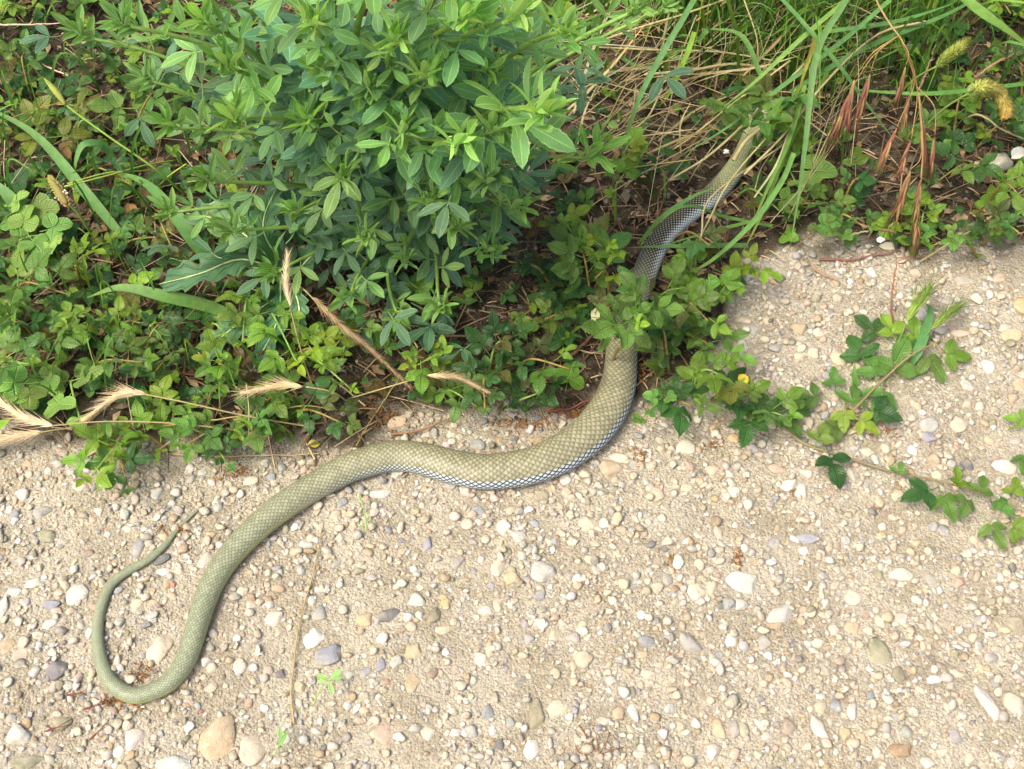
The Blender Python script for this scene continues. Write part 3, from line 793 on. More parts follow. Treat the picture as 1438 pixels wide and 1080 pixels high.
for q, (px, py, z, sz) in enumerate(TIPS):
    tip = at(px, py, z); b0 = root + np.array([R(-.025, .025), R(-.02, .025), 0])
    hor = (tip - b0) * np.array([1, 1, 0]); L = np.linalg.norm(tip - b0)
    mid = b0 + hor * R(.25, .4) + np.array([0, 0, max(z * .75, L * .35)])
    t = np.linspace(0, 1, 22)[:, None]; P = (1 - t) ** 2 * b0 + 2 * t * (1 - t) * mid + t ** 2 * tip
    P = P + 0.004 * np.sin(t * 9 + q) * np.array([[1, .5, 0]])
    sg = Geo(); tube(sg, P, np.linspace(.0030, .0011, 22) * (1.25 if z > .25 else 1), 6)
    V_ = link('stem', None, shrub) if False else None
    me = sg.mesh('stem', M_STEM); o = link('stem', me, shrub, -root); o.color = (*vary((.9, 1, .9)), 1)
    n = max(6, int(L * (1 - .28) / 0.013)); ph = R(0, 6.28); Tn = nrm(np.gradient(P, axis=0))
    for k_ in range(n):
        tt = .30 + .70 * (k_ + R(-.2, .2)) / n; tt = min(max(tt, .2), .985); ii = int(tt * 21); pos = P[ii]; tg = Tn[ii]
        ph += 2.4; sx = nrm(np.cross(tg, [0.1, .2, 1])); sy = np.cross(sx, tg)
        rad = sx * math.cos(ph) + sy * math.sin(ph)
        late = max(0, (tt - .8) / .2); d = tg * (.25 + .9 * late) + rad * (1 - .35 * late) + np.array([0, 0, .15])
        nn = np.array([R(-.3, .3), R(-.45, .1), 1.0]) - rad * 0 + tg * .3
        size = sz * R(.020, .030) * (1 - .22 * late)
        young = late > .5
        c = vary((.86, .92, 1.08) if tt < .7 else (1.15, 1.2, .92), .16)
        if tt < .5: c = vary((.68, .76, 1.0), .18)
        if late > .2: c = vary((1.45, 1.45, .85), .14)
        parts.append((pos, d, nn, size, young, c))
    for k_ in range(5):          # folded young leaves at the growing tip
        a = k_ * 2.4 + ph; d = Tn[-1] * 1.1 + np.array([math.cos(a), math.sin(a), 0]) * .55 + np.array([0, 0, .25])
        parts.append((P[-1] - Tn[-1] * .004 * k_ / 2, d, np.array([-math.cos(a) * .5, -math.sin(a) * .5, .7]), sz * R(.016, .024), True, vary((1.6, 1.6, .85), .14)))
def showing(pt):                 # rank: in the frame, near the lens and near the top of the crown
    x_, y_ = to_px(pt[0]); s = (0 < x_ < 1438 and -15 < y_ < 1080) * 1.0
    return s * (1 + pt[0][2] * 2 + pt[3] * 30)
parts.sort(key=lambda q: -showing(q))
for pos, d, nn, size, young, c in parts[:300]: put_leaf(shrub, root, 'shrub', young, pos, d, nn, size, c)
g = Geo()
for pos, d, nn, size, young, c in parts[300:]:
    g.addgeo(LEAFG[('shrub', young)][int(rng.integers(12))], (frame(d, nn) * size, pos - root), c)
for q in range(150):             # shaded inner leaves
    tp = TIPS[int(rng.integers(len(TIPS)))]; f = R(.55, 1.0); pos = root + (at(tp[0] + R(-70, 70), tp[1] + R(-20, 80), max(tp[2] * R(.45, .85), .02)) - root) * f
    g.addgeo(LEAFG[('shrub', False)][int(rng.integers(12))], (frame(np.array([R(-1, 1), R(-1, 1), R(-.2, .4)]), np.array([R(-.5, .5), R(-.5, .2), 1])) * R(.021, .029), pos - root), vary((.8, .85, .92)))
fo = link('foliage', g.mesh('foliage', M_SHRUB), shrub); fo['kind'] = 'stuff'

# ------------------------------------------------------------------ brambles and other low sprigs
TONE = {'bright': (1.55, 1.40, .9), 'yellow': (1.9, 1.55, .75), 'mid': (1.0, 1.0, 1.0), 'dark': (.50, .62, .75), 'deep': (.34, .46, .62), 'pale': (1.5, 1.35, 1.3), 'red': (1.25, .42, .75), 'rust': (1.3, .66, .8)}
def sprig(px, py, ang, length, nl, size, tone, label, kind='bramble', z1=.035, name=None, cat='bramble', group='bramble sprigs in the verge', tip=None, zmin=.004, alt=None, over=False):
    """base at a ground point, stem running along the ground in direction ang (photo plane) and lifting to z1; sizes in photo pixels"""
    b0 = at(px - math.cos(math.radians(ang)) * length / 2, py + math.sin(math.radians(ang)) * length / 2)
    b0[2] = float(gz(b0[0], b0[1])); s = pxm(b0)
    e = at(px + math.cos(math.radians(ang)) * length / 2, py - math.sin(math.radians(ang)) * length / 2, z1)
    t = thing(name or 'bramble_sprig', label, cat, b0, group)
    P = spline(np.array([b0, b0 * .6 + e * .4 + np.array([R(-.006, .006), R(-.006, .006), z1 * .5]), e]), 12); Tn = nrm(np.gradient(P, axis=0))
    sg = Geo(); tube(sg, P - b0, np.linspace(.0013, .0007, 12), 5); o = link('stem', sg.mesh('stem', M_STEM), t)
    o.color = (*((1.3, .62, .8) if kind == 'bramble' and rng.random() < .5 else (.9, .95, .9)), 1)
    for k_ in range(nl):
        f = (k_ + .6) / nl; ii = min(11, int(f * 11.99)); tg = Tn[ii]
        sidev = nrm(np.cross(tg, [0, 0, 1])) * (1 if k_ % 2 else -1)
        d = tg * R(.1, .9) + sidev * R(.6, 1.2) + np.array([0, 0, R(.0, .5)]); last = k_ == nl - 1
        if last: d = tg + np.array([0, 0, .2])
        nn = np.array([R(-.45, .45), R(-.65, .25), 1.0])
        c = TONE[tone]
        if alt and rng.random() < .35: c = TONE[alt]
        if last and tip: c = TONE[tip]
        elif rng.random() < .5 and kind == 'bramble': c = np.array(c) * .5 + np.array(TONE[['bright', 'dark', 'yellow', 'mid', 'pale', 'bright', 'red'][int(rng.integers(7))]]) * .5
        sz = size * s * R(.6, 1.3) * (.72 if last and kind == 'bramble' else 1)
        pos = P[ii] + np.array([0, 0, zmin])
        if not over and not clear_of_neck(pos + nrm(d) * sz * np.array([[.5], [1.0], [1.5]]), 17 + size * .45): continue
        put_leaf(t, b0, kind, last and kind == 'bramble', pos, d, nn, sz, vary(c, .14))
    return t
SP = '''130,375,60,70,9,27,yellow|bright yellow-green bramble sprig left of the jagged thistle leaf
60,425,20,80,6,36,mid|mid green bramble with broad leaves at the left edge under the plantain
30,465,150,60,6,30,dark|dark bramble sprig at the left edge, lower of two
140,470,160,80,7,27,bright|light green bramble sprig with small leaves below the broad grass blade
95,495,200,70,7,28,mid|mid green bramble sprig left of the pale upturned leaf
185,470,30,60,6,27,bright|light green bramble with a pale upturned leaf
165,515,10,80,7,30,mid|low bramble clump above the bent straw coloured spike
215,480,70,60,7,27,dark|dark bramble sprig between the thistle and the light sprig
250,515,190,70,7,30,deep|very dark glossy bramble sprig beside the red stem
20,525,30,60,6,28,mid|mid green bramble leaves above the straw spike at left edge
25,560,340,50,5,26,bright|light green leaves touching the left straw spike
235,580,20,80,7,30,bright|fresh bramble sprig crossed by the bent straw spike's stalk
330,525,150,60,6,30,bright|fresh bramble leaves left of the short straw spike
350,455,250,60,6,26,bright|small bright bramble sprig in front of the thistle's middle
400,480,300,70,7,36,bright|large pleated bright bramble leaves right of the thistle leaf
440,505,10,80,8,34,yellow|yellowest bramble sprig, right of the short straw spike
465,530,330,70,7,32,bright|bright bramble sprig behind the snake's first bend
390,575,200,80,8,32,mid|mid green bramble clump under the short straw spike
450,590,350,80,8,32,dark|dark bramble clump touching the snake's first bend
380,610,180,70,6,28,mid|bramble sprig on the gravel's edge left of the snake's first bend
290,615,200,70,7,30,mid|bramble sprig over the dry stalk at the gravel's edge
200,625,170,80,8,32,bright|bright leafy clump on the gravel's edge, upper part
160,650,210,80,8,34,bright|bright leafy bramble clump spilling onto the gravel at left
180,672,270,30,3,34,dark|dark leaves at the lowest tip of the left gravel clump
300,645,340,50,5,24,dark|dark small sprig lying on the gravel edge under the dry stalk
40,110,100,80,7,30,dark|dark bramble in the upper left corner below the white twig
85,165,20,90,7,32,dark|dim bramble with ragged leaves at the upper left
50,200,340,70,6,34,red|purple-red tinged bramble leaves at the upper left
125,195,60,60,5,34,rust|rusty red leaves beside the long green plantain stalk
150,260,0,80,7,28,deep|deep green bramble under the long plantain stalk
20,30,40,60,6,34,bright|bright leaves in the top left corner
75,25,60,60,6,30,mid|mid green leaves right of the top left corner
140,95,160,70,6,30,dark|dark bramble beneath the shrub's far left shoot
215,165,200,60,5,36,mid|ragged serrated bramble leaf below the shrub's left shoots
190,345,20,80,7,26,mid|bramble sprig under the broad bending grass blade
230,330,300,60,5,24,rust|reddish dying sprig left of the broad bending blade
310,560,40,60,5,26,mid|bramble sprig left of the straw spike's stalk junction
480,470,10,60,6,28,dark|dark bramble sprig right of the bright yellow sprig
620,525,160,80,8,34,bright|bright bramble sprig under the hairy straw spike in the middle
645,562,340,60,6,34,mid|mid green bramble leaves below the middle straw spike
700,505,60,70,7,36,deep|deep green glossy bramble rising behind the middle straw spike
735,560,20,70,7,36,deep|lowest dark bramble clump above the snake's mid body
690,548,250,60,6,30,dark|dark bramble leaves between the two middle clumps
760,525,10,90,6,34,dark|dark bramble leaf pair left of the snake's wide bend
770,450,200,80,7,32,dark|dark bramble clump below the shrub's right edge
745,385,150,80,7,28,deep|deep shaded bramble sprig right of the shrub's lowest shoot
795,335,330,50,5,30,bright|small bright trio of leaves right of the shrub
820,455,30,80,7,32,dark|dark bramble beside the thick dead twig left of the snake
825,390,100,80,8,38,mid|big mid green bramble left of the snake's neck
900,478,100,40,5,40,mid|bramble leaves bridging the snake's blackish neck, upper of two clumps on its neck
1072,196,80,40,6,40,mid|second green leaf clump deeper in the grass over the snake's head
846,408,120,45,5,30,yellow|bright yellow-green bramble tip overlapping the dark neck
870,502,40,40,5,42,mid|green leaf trio lying across the snake's neck bend
870,285,80,70,6,30,bright|upright bright sprig above the snake's dark neck
930,420,30,70,7,34,mid|bramble sprig right of the neck under a grass blade
965,440,340,70,7,36,mid|mid green bramble clump right of the leaf trio on the snake
1005,425,20,60,6,30,bright|bright bramble sprig next to the bare brown dirt
1042,398,40,40,4,28,yellow|small bright bramble tip reaching over the brown dirt
935,490,100,70,6,36,dark|dark round-leaved bramble right of the snake's wide bend
985,490,330,80,8,34,mid|bramble clump in the middle of the patch right of the snake
945,565,350,60,6,34,dark|dark low bramble leaves touching the snake's wide bend
1000,545,10,70,7,36,bright|bright bramble sprig at the lower edge of the right patch
1030,570,340,70,7,38,dark|large dark leaves at the lower edge of the right patch
1075,580,350,60,6,34,mid|bramble leaves where the long runner starts
960,385,150,60,5,30,mid|bramble sprig under the slanting grass blade
1110,215,80,50,5,26,bright|rounded bright sprig behind the long vertical grass blade
1130,300,20,80,7,28,dark|dark sprig at the foot of the long vertical grass blade
1190,325,10,60,6,22,mid|small green sprig at the edge of the brown dirt
1195,275,60,70,5,34,deep|deep green broad leaves left of the red seed heads
1292,325,80,60,6,30,bright|bright bramble sprig behind the lowest red seed head
1345,165,80,80,7,32,bright|bright pleated bramble sprig right of the red seed heads
1335,250,200,60,5,32,dark|dark leaf pair behind the red seed heads, right side
1410,285,10,60,6,30,bright|bright bramble sprig below the mottled pale stone
1405,340,20,70,6,30,mid|mid green bramble crossed by the dry stalk at right
1340,355,160,70,7,28,mid|low bramble clump on the gravel edge at the upper right
1375,335,30,50,5,30,dark|dark bramble clump right of the low gravel edge clump
1262,92,90,40,6,20,bright|tiny bright sprig behind the red seed head's bend
1390,30,20,70,6,32,bright|bright leaves in the top right corner
1300,60,160,80,6,30,dark|dark bramble behind the drooping seed head's stem
1290,205,0,60,5,30,mid|broad green leaves directly behind the red seed heads
1420,110,120,70,7,30,dark|dark bramble under the wide grass blade at right edge
1400,190,30,70,6,30,dark|dark bramble beneath the yellow-green foxtail
1065,285,340,70,6,30,dark|dark leaves right of the snake's pale throat
1056,228,60,50,6,40,mid|green leaf covering the snake's head
1000,205,10,80,6,26,dark|dim sprig among straw left of the snake's head
925,255,110,60,4,36,deep|dim spotted leaf left of the snake's upper neck
970,340,350,60,6,28,dark|dark leaves below the snake's upper neck
1160,215,150,60,5,26,dark|dim leaves between grass and red seed heads'''
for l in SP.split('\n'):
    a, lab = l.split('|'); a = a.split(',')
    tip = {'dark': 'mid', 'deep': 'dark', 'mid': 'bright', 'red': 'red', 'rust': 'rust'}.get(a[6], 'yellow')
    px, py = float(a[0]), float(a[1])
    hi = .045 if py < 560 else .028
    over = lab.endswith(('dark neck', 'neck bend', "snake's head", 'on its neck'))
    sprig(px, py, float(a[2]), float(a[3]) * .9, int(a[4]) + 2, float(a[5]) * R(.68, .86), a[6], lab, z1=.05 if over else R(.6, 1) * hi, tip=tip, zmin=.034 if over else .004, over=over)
for px, py, n, lab in ((45, 345, 5, 'cupped round pale leaves left of the plantain head'), (75, 365, 4, 'cupped rounded leaves with pale rims under the plantain'), (55, 548, 6, 'pale round-leaved weed above the left straw spike'),
                       (112, 565, 5, 'round leaves with yellow-brown edges above the left straw spikes'), (25, 310, 5, 'rounded pale leaves at the left edge under the green grass blade'), (915, 575, 6, 'tiny round-leaved weed hugging the snake wide bend'),
                       (1175, 335, 7, 'tiny round-leaved weed by the brown dirt'), (1100, 250, 6, 'pale round-leaved weed right of the snake throat')):
    small = 'tiny' in lab
    sprig(px, py, R(0, 360), 40, n, 15 if small else 25, 'mid' if small else 'pale', lab, 'round', .03, 'round_leaved_weed', 'weed', 'round-leaved weeds in the verge', None)

# long bramble runners over the gravel
def runner(name, label, pts, leaves, col):
    P = spline(np.array([at(a, b_, z) + np.array([0, 0, .002]) for a, b_, z in pts]), 40); b0 = P[0].copy()
    t = thing(name, label, 'bramble', b0, 'bramble runners creeping over the gravel')
    sg = Geo(); tube(sg, P - b0, np.linspace(.0013, .0007, 40) * (1 + .25 * vnoise(np.arange(40) * .9, np.full(40, 7.7), 5)), 6); o = link('stem', sg.mesh('stem', M_STEM), t); o.color = (*col, 1)
    pg = Geo()
    for ii in range(2, 39):      # prickles
        a = R(0, 6.28); tube(pg, np.array([P[ii] - b0, P[ii] - b0 + np.array([math.cos(a), math.sin(a), .6]) * .0026]), [.0006, .0001], 4)
    o = link('prickles', pg.mesh('prickles', M_STEM), t); o.color = (*col, 1)
    for px, py, size, ang, tone, young in leaves:
        p = at(px, py, .014); s = pxm(p); d = np.array([math.cos(math.radians(ang)), math.sin(math.radians(ang)), R(0, .2)])
        put_leaf(t, b0, 'bramble', young, p - nrm(d) * size * s * .6, d, np.array([R(-.3, .3), R(-.5, .1), 1]), size * s, vary(TONE[tone], .1))
runner('bramble_runner', 'reddish bramble runner with lobed leaves climbing to the green barley heads', [(1158, 622, .002), (1180, 596, .008), (1205, 570, .012), (1245, 530, .014), (1280, 500, .02), (1320, 480, .02)],
       [(1142, 556, 34, 170, 'mid', False), (1170, 540, 22, 80, 'mid', False), (1210, 497, 40, 110, 'dark', False), (1252, 520, 44, 60, 'mid', False), (1240, 548, 40, 250, 'mid', False), (1225, 575, 36, 330, 'dark', False),
        (1185, 575, 28, 260, 'bright', False), (1255, 470, 30, 110, 'bright', True), (1283, 478, 30, 80, 'bright', False), (1300, 500, 34, 300, 'mid', False), (1325, 497, 30, 350, 'bright', False), (1230, 465, 30, 140, 'dark', False), (1260, 490, 30, 10, 'mid', False), (1195, 560, 30, 60, 'mid', False), (1180, 600, 28, 200, 'mid', False), (1205, 588, 26, 320, 'yellow', False), (1232, 530, 34, 100, 'mid', False)], (1.15, .60, 1.3))
runner('bramble_runner', 'purplish bramble runner trailing to the right edge with a single dark round leaf', [(1040, 570, .004), (1090, 595, .003), (1130, 625, .003), (1190, 645, .003), (1255, 665, .003), (1330, 680, .006), (1450, 720, .01)],
       [(1166, 640, 38, 280, 'deep', False), (1148, 620, 28, 60, 'pale', True), (1262, 660, 18, 60, 'mid', False), (1300, 690, 36, 200, 'dark', False), (1325, 697, 34, 280, 'mid', False), (1345, 678, 24, 90, 'yellow', True),
        (1375, 690, 28, 60, 'mid', False), (1390, 735, 32, 290, 'mid', False), (1425, 690, 24, 70, 'bright', False), (1425, 742, 28, 330, 'bright', False), (1358, 705, 26, 240, 'mid', False), (1405, 705, 26, 300, 'mid', False), (1080, 575, 34, 120, 'dark', False), (1105, 590, 30, 300, 'mid', False), (1120, 575, 26, 60, 'mid', False)], (1.1, .6, 1.4))
runner('bramble_runner', 'short bramble shoot entering at the right edge of the gravel', [(1500, 575, .01), (1450, 590, .01), (1415, 605, .006)],
       [(1434, 588, 22, 170, 'bright', False), (1440, 640, 26, 250, 'mid', False)], (.9, .7, .7))

# ------------------------------------------------------------------ jagged thistle
tb = at(405, 395); thistle = thing('thistle_plant', 'pale-ribbed jagged thistle leaves spreading below the shrub', 'thistle', tb)
def jag(P, W, label=None, name='leaf', col=(1, 1, 1)):
    P = spline(P, 40) - tb; m = len(P); t = np.linspace(0, 1, m)
    T = nrm(np.gradient(P, axis=0)); S = nrm(np.cross(T, [0, -.2, 1])); N = np.cross(S, T)
    saw = np.mod(t * 6.2, 1); lob = .55 + .45 * np.where(saw < .75, saw / .75, (1 - saw) / .25)
    w = W / 2 * (np.sin(np.pi * t ** 1.15) ** .6 * .85 + .12) * lob * np.where(t > .93, (1 - t) / .07, 1); w = np.maximum(w, W * .02)
    g = Geo(); cols = np.array([-1, -.5, 0, .5, 1])
    V = P[:, None] + S[:, None] * (cols[None, :, None] * w[:, None, None]) + N[:, None] * ((.25 * abs(cols)[None] * w[:, None] + .12 * W * np.sin(t * 17)[:, None] * cols[None] * abs(cols)[None])[..., None])
    i = (np.arange(m - 1)[:, None] * 5 + np.arange(4)[None]).ravel()
    uv = np.stack([np.broadcast_to(cols[None] * .5 + .5, (m, 5)), np.broadcast_to(t[:, None], (m, 5))], -1).reshape(-1, 2)
    g.add(V.reshape(-1, 3), np.column_stack([i, i + 1, i + 6, i + 5]), None, uv)
    tube(g, P + N * .0006, np.linspace(.0010, .0003, m), 5, (2.4, 1.9, 1.9))
    o = link(name, g.mesh('leaf', M_THIST), thistle); o.color = (*vary(col, .08), 1)
jag(np.array([at(405, 385, .02), at(340, 365, .045), at(280, 385, .05), at(222, 400, .035)]), .034)
jag(np.array([at(400, 410, .015), at(350, 445, .03), at(310, 475, .025), at(270, 515, .01)]), .030, col=(.85, .9, .9))
jag(np.array([at(395, 380, .02), at(350, 335, .06), at(310, 310, .07), at(262, 300, .05)]), .036, col=(1.05, 1.05, 1.05))
jag(np.array([at(415, 385, .02), at(450, 350, .05), at(500, 335, .06)]), .030)
jag(np.array([at(410, 400, .02), at(420, 430, .05), at(418, 470, .03)]), .018, col=(1.2, 1.2, 1.3))
jag(np.array([at(395, 395, .02), at(390, 450, .03), at(355, 520, .012)]), .022, col=(.7, .8, .8))
jag(np.array([at(405, 385, .02), at(370, 320, .08), at(395, 250, .10)]), .030)

# ------------------------------------------------------------------ grass
def blade_thing(name, label, pts, w_px, color, cat='grass', group=None, fold=.25, hint=(0, -.3, 1)):
    P = spline(np.array([at(*p) for p in pts]), 26); b0 = P[0].copy(); b0[2] = 0
    t = thing(name, label, cat, b0, group); g = Geo(); s = pxm(P[10])
    ribbon(g, P - b0, w_px * s, fold, hint); o = link('blade', g.mesh('blade', M_GRASS), t); o.color = (*color, 1)
    if P[0][2] > .002:           # sheath down to the ground
        sg = Geo(); q = P[0] - b0; tube(sg, np.array([[q[0], q[1], -.002], q * .5, q + (P[1] - P[0])]), [.0014, .0012, .001], 5); o2 = link('sheath', sg.mesh('sheath', M_STEM), t)
    return t
blade_thing('grass_leaf', 'broad dark green grass blade bending above the left brambles', [(330, 372, .01), (285, 352, .035), (245, 300, .055), (205, 258, .05), (158, 240, .035)], 20, (.75, .9, .9), group='broad grass leaves at the left')
blade_thing('grass_leaf', 'broad grass blade lying level left of the thistle', [(330, 445, .01), (290, 430, .02), (230, 416, .035), (170, 404, .04), (122, 418, .03)], 19, (.95, 1, .95), group='broad grass leaves at the left')
blade_thing('grass_leaf', 'long grass blade slanting down from the left edge', [(170, 330, .01), (120, 270, .03), (50, 190, .05), (-30, 145, .06)], 15, (.8, .95, .85), group='broad grass leaves at the left')
blade_thing('grass_leaf', 'pale wide grass blade at the left edge', [(40, 330, .01), (20, 285, .035), (-20, 245, .05)], 22, (1, 1.05, 1.2), group='broad grass leaves at the left')
blade_thing('grass_leaf', 'bluish folded grass blade hanging at the upper left', [(165, 235, .02), (145, 205, .045), (118, 203, .055), (107, 225, .045), (106, 245, .03)], 11, (.9, 1.1, 1.2), group='broad grass leaves at the left')
blade_thing('grass_leaf', 'bright green grass blade tip at the left edge beside the straw spike', [(-60, 650, .004), (-20, 610, .02), (15, 588, .02)], 26, (1.5, 1.6, .9), group='broad grass leaves at the left')

tus = thing('grass_tussock', 'tall green grass tussock arching down over the snake neck', 'grass', at(1120, 40))
tb2 = np.array(tus.location)
HB = [([(1205, -40, .16), (1185, 5, .15), (1147, 75, .13), (1131, 200, .09), (1122, 270, .06), (1110, 345, .03)], 11, (1.0, 1.05, 1.15)),
      ([(1085, -15, .14), (1130, 35, .14), (1180, 95, .12), (1220, 150, .09), (1262, 205, .06)], 8, (.9, 1.05, 1.1)),
      ([(1195, -5, .15), (1130, 50, .13), (1060, 115, .10), (1000, 163, .07)], 8, (1.35, 1.35, .9)),
      ([(1330, -25, .16), (1370, 12, .15), (1410, 40, .14), (1470, 85, .11)], 19, (1.35, 1.3, 1.0)),
      ([(1115, 215, .08), (1095, 260, .06), (1050, 320, .04), (985, 375, .02), (925, 390, .01)], 9, (1.1, 1.25, 1.0)),
      ([(980, -10, .14), (959, 27, .13), (925, 85, .11), (897, 140, .09), (878, 200, .06), (868, 250, .02)], 10, (.85, 1.05, 1.15)),
      ([(1460, 115, .06), (1380, 125, .06), (1300, 132, .06), (1220, 128, .05), (1160, 120, .04)], 8, (.9, 1.1, .9)),
      ([(1250, 0, .13), (1180, 60, .11), (1100, 120, .09), (1020, 180, .07), (950, 222, .05)], 8, (.9, 1.15, 1.2)),
      ([(1140, 40, .12), (1143, 60, .11), (1130, 100, .10), (1118, 140, .08)], 8, (2.2, 1.05, .55)),
      ([(1070, 110, .08), (1040, 50, .10), (985, 40, .09)], 9, (.9, 1, .8)),
      ([(975, 45, .09), (965, 75, .08), (940, 130, .05), (925, 150, .03)], 9, (1.6, 1.5, .6)),
      ([(980, 60, .09), (995, 42, .10), (1003, 66, .08)], 8, (.7, .85, .6)),
      ([(1130, 120, .09), (1110, 190, .07), (1080, 260, .05), (1050, 330, .02)], 8, (1.0, 1.1, .7)),
      ([(1165, 95, .07), (1110, 200, .06), (1070, 300, .03), (1040, 360, .01)], 7, (1.2, 1.2, .6)),
      ([(1050, 345, .015), (1000, 345, .02), (940, 346, .018), (880, 348, .012)], 9, (.85, 1.05, 1.0)),
      ([(1085, 318, .015), (1020, 305, .02), (960, 290, .045), (905, 330, .02)], 6, (.9, 1.05, .9)),
      ([(1060, 310, .02), (1000, 325, .02), (930, 345, .012)], 6, (1.1, 1.2, .9)),
      ([(900, 340, .01), (930, 305, .035), (975, 275, .05), (1010, 262, .055)], 8, (.85, 1.05, 1.0)),
      ([(940, 75, .04), (900, 95, .04), (850, 62, .03)], 9, (.7, .95, .8)),
      ([(1160, 45, .10), (1260, 30, .11), (1340, 5, .12)], 8, (.8, 1.0, 1.0)),
      ([(1110, 130, .06), (1210, 70, .08), (1330, 20, .10), (1400, -20, .1)], 9, (.85, 1.05, 1.05))]
for pts, w, c in HB:
    w *= .85
    P = spline(np.array([at(*p) for p in pts]), 26); g = Geo(); ribbon(g, P - tb2, w * pxm(P[8]), .3, (0, -.35, 1), base=.9)
    o = link('blade', g.mesh('blade', M_GRASS), tus); o.color = (*(np.array(c) * .86), 1)
# upright and leaning blades of the tussock and two more behind the frame's top
def tuft(t, b0, n, sx, sy, hlo, hhi, lean, wlo, whi, cols, part='blade', mat=M_GRASS):
    for q in range(n):
        b = b0 + np.array([R(-sx, sx), R(-sy, sy), 0]); b[2] = float(gz(b[0], b[1])); h = R(hlo, hhi); a = R(0, 6.28)
        d = np.array([math.cos(a), math.sin(a), 0]) * h * R(.1, .7) + np.array(lean) * h * R(.2, 1.1)
        P = spline(np.array([b, b + d * .25 + [0, 0, h * .6], b + d * .65 + [0, 0, h * .9], b + d * 1.15 + [0, 0, h * R(.45, .95)]]), 12)
        if not clear_of_neck(P, 24): continue
        g = Geo(); ribbon(g, P - np.array(t.location), R(wlo, whi), .3, (0.3, -.5, .6), base=.8)
        o = link(part, g.mesh(part, mat), t); o.color = (*vary(cols[int(rng.integers(len(cols)))], .15), 1)
GC = [(.7, .9, .6), (.95, 1.1, .7), (1.2, 1.25, .7), (.55, .75, .5), (1.5, 1.25, .65)]
tuft(tus, tb2, 240, .13, .08, .06, .20, (-.25, -.35, 0), .0013, .0036, GC)
t2 = thing('grass_tussock', 'green grass clump behind the shrub right side at the top edge', 'grass', at(930, 5)); tuft(t2, np.array(t2.location), 170, .07, .06, .06, .17, (-.1, -.25, 0), .0013, .0034, GC)
t3 = thing('grass_tussock', 'green grass clump at the top right behind the red seed heads', 'grass', at(1290, -15)); tuft(t3, np.array(t3.location), 170, .08, .06, .07, .18, (-.2, -.3, 0), .0011, .0032, GC)
t7 = thing('grass_tussock', 'fine green grass fringe between the snake head and the red seed heads', 'grass', at(1170, 110)); tuft(t7, np.array(t7.location), 130, .09, .05, .05, .13, (-.25, -.25, 0), .0010, .0024, GC)
t4 = thing('grass_tussock', 'thin grass blades in the dark undergrowth at the left', 'grass', at(110, 225)); tuft(t4, np.array(t4.location), 60, .11, .10, .03, .10, (.1, -.2, 0), .001, .003, GC)
t5 = thing('grass_tussock', 'sparse fine grass threading the brambles left of the thistle', 'grass', at(190, 480)); tuft(t5, np.array(t5.location), 60, .14, .07, .03, .08, (.05, -.25, 0), .0009, .0022, GC)
t6 = thing('dry_grass', 'thin dry stalks scattered through the brambles at the left', 'dry grass', at(150, 420)); b6 = np.array(t6.location)
for q in range(70):
    px, py = R(-20, 480), R(60, 590); a = R(0, 3.14); L = R(20, 75)
    P = spline(np.array([at(px - math.cos(a) * L, py + math.sin(a) * L, R(.002, .03)), at(px + R(-6, 6), py + R(-6, 6), R(.01, .035)), at(px + math.cos(a) * L, py - math.sin(a) * L, R(.004, .045))]), 9)
    g = Geo(); tube(g, P - b6, R(.35, .8) * pxm(P[4]), 4); o = link('stalk', g.mesh('stalk', M_STRAW), t6); o.color = (*vary([(1, 1, 1), (.6, .5, .42), (1.3, 1.3, 1.25), (.7, .45, .35)][q % 4], .2), 1)

# straw lying and leaning through the grass
straw = thing('dry_grass', 'tangled dry straw stalks under the green grass beside the snake head', 'dry grass', at(1020, 140)); sb = np.array(straw.location)
SC_ = [(1, 1, 1), (.8, .75, .65), (1.15, 1.1, 1.0), (.7, .6, .5), (1.0, .85, .6)]
for q in range(230):
    px, py = R(820, 1210), R(-20, 250); a = math.radians(rng.normal(38, 26)); L = R(60, 210) * .5
    if py > 190 and (px > 1180 or px < 900): continue
    z0, z1 = R(.004, .06), R(.004, .09)
    p0, p1 = (px - math.cos(a) * L, py + math.sin(a) * L), (px + math.cos(a) * L, py - math.sin(a) * L)
    P = spline(np.array([at(*p0, z0), at((p0[0] + p1[0]) / 2 + R(-9, 9), (p0[1] + p1[1]) / 2 + R(-9, 9), (z0 + z1) / 2 + .008), at(*p1, z1)]), 10)
    if not clear_of_neck(P, 26): continue
    g = Geo(); s = pxm(P[5])
    if q % 9: tube(g, P - sb, R(.4, 1.0) * s, 4)
    else: ribbon(g, P - sb, R(2, 4) * s, .4, (0, -.4, 1))
    o = link('stalk', g.mesh('stalk', M_STRAW), straw); o.color = (*vary(SC_[int(rng.integers(5))], .15), 1)
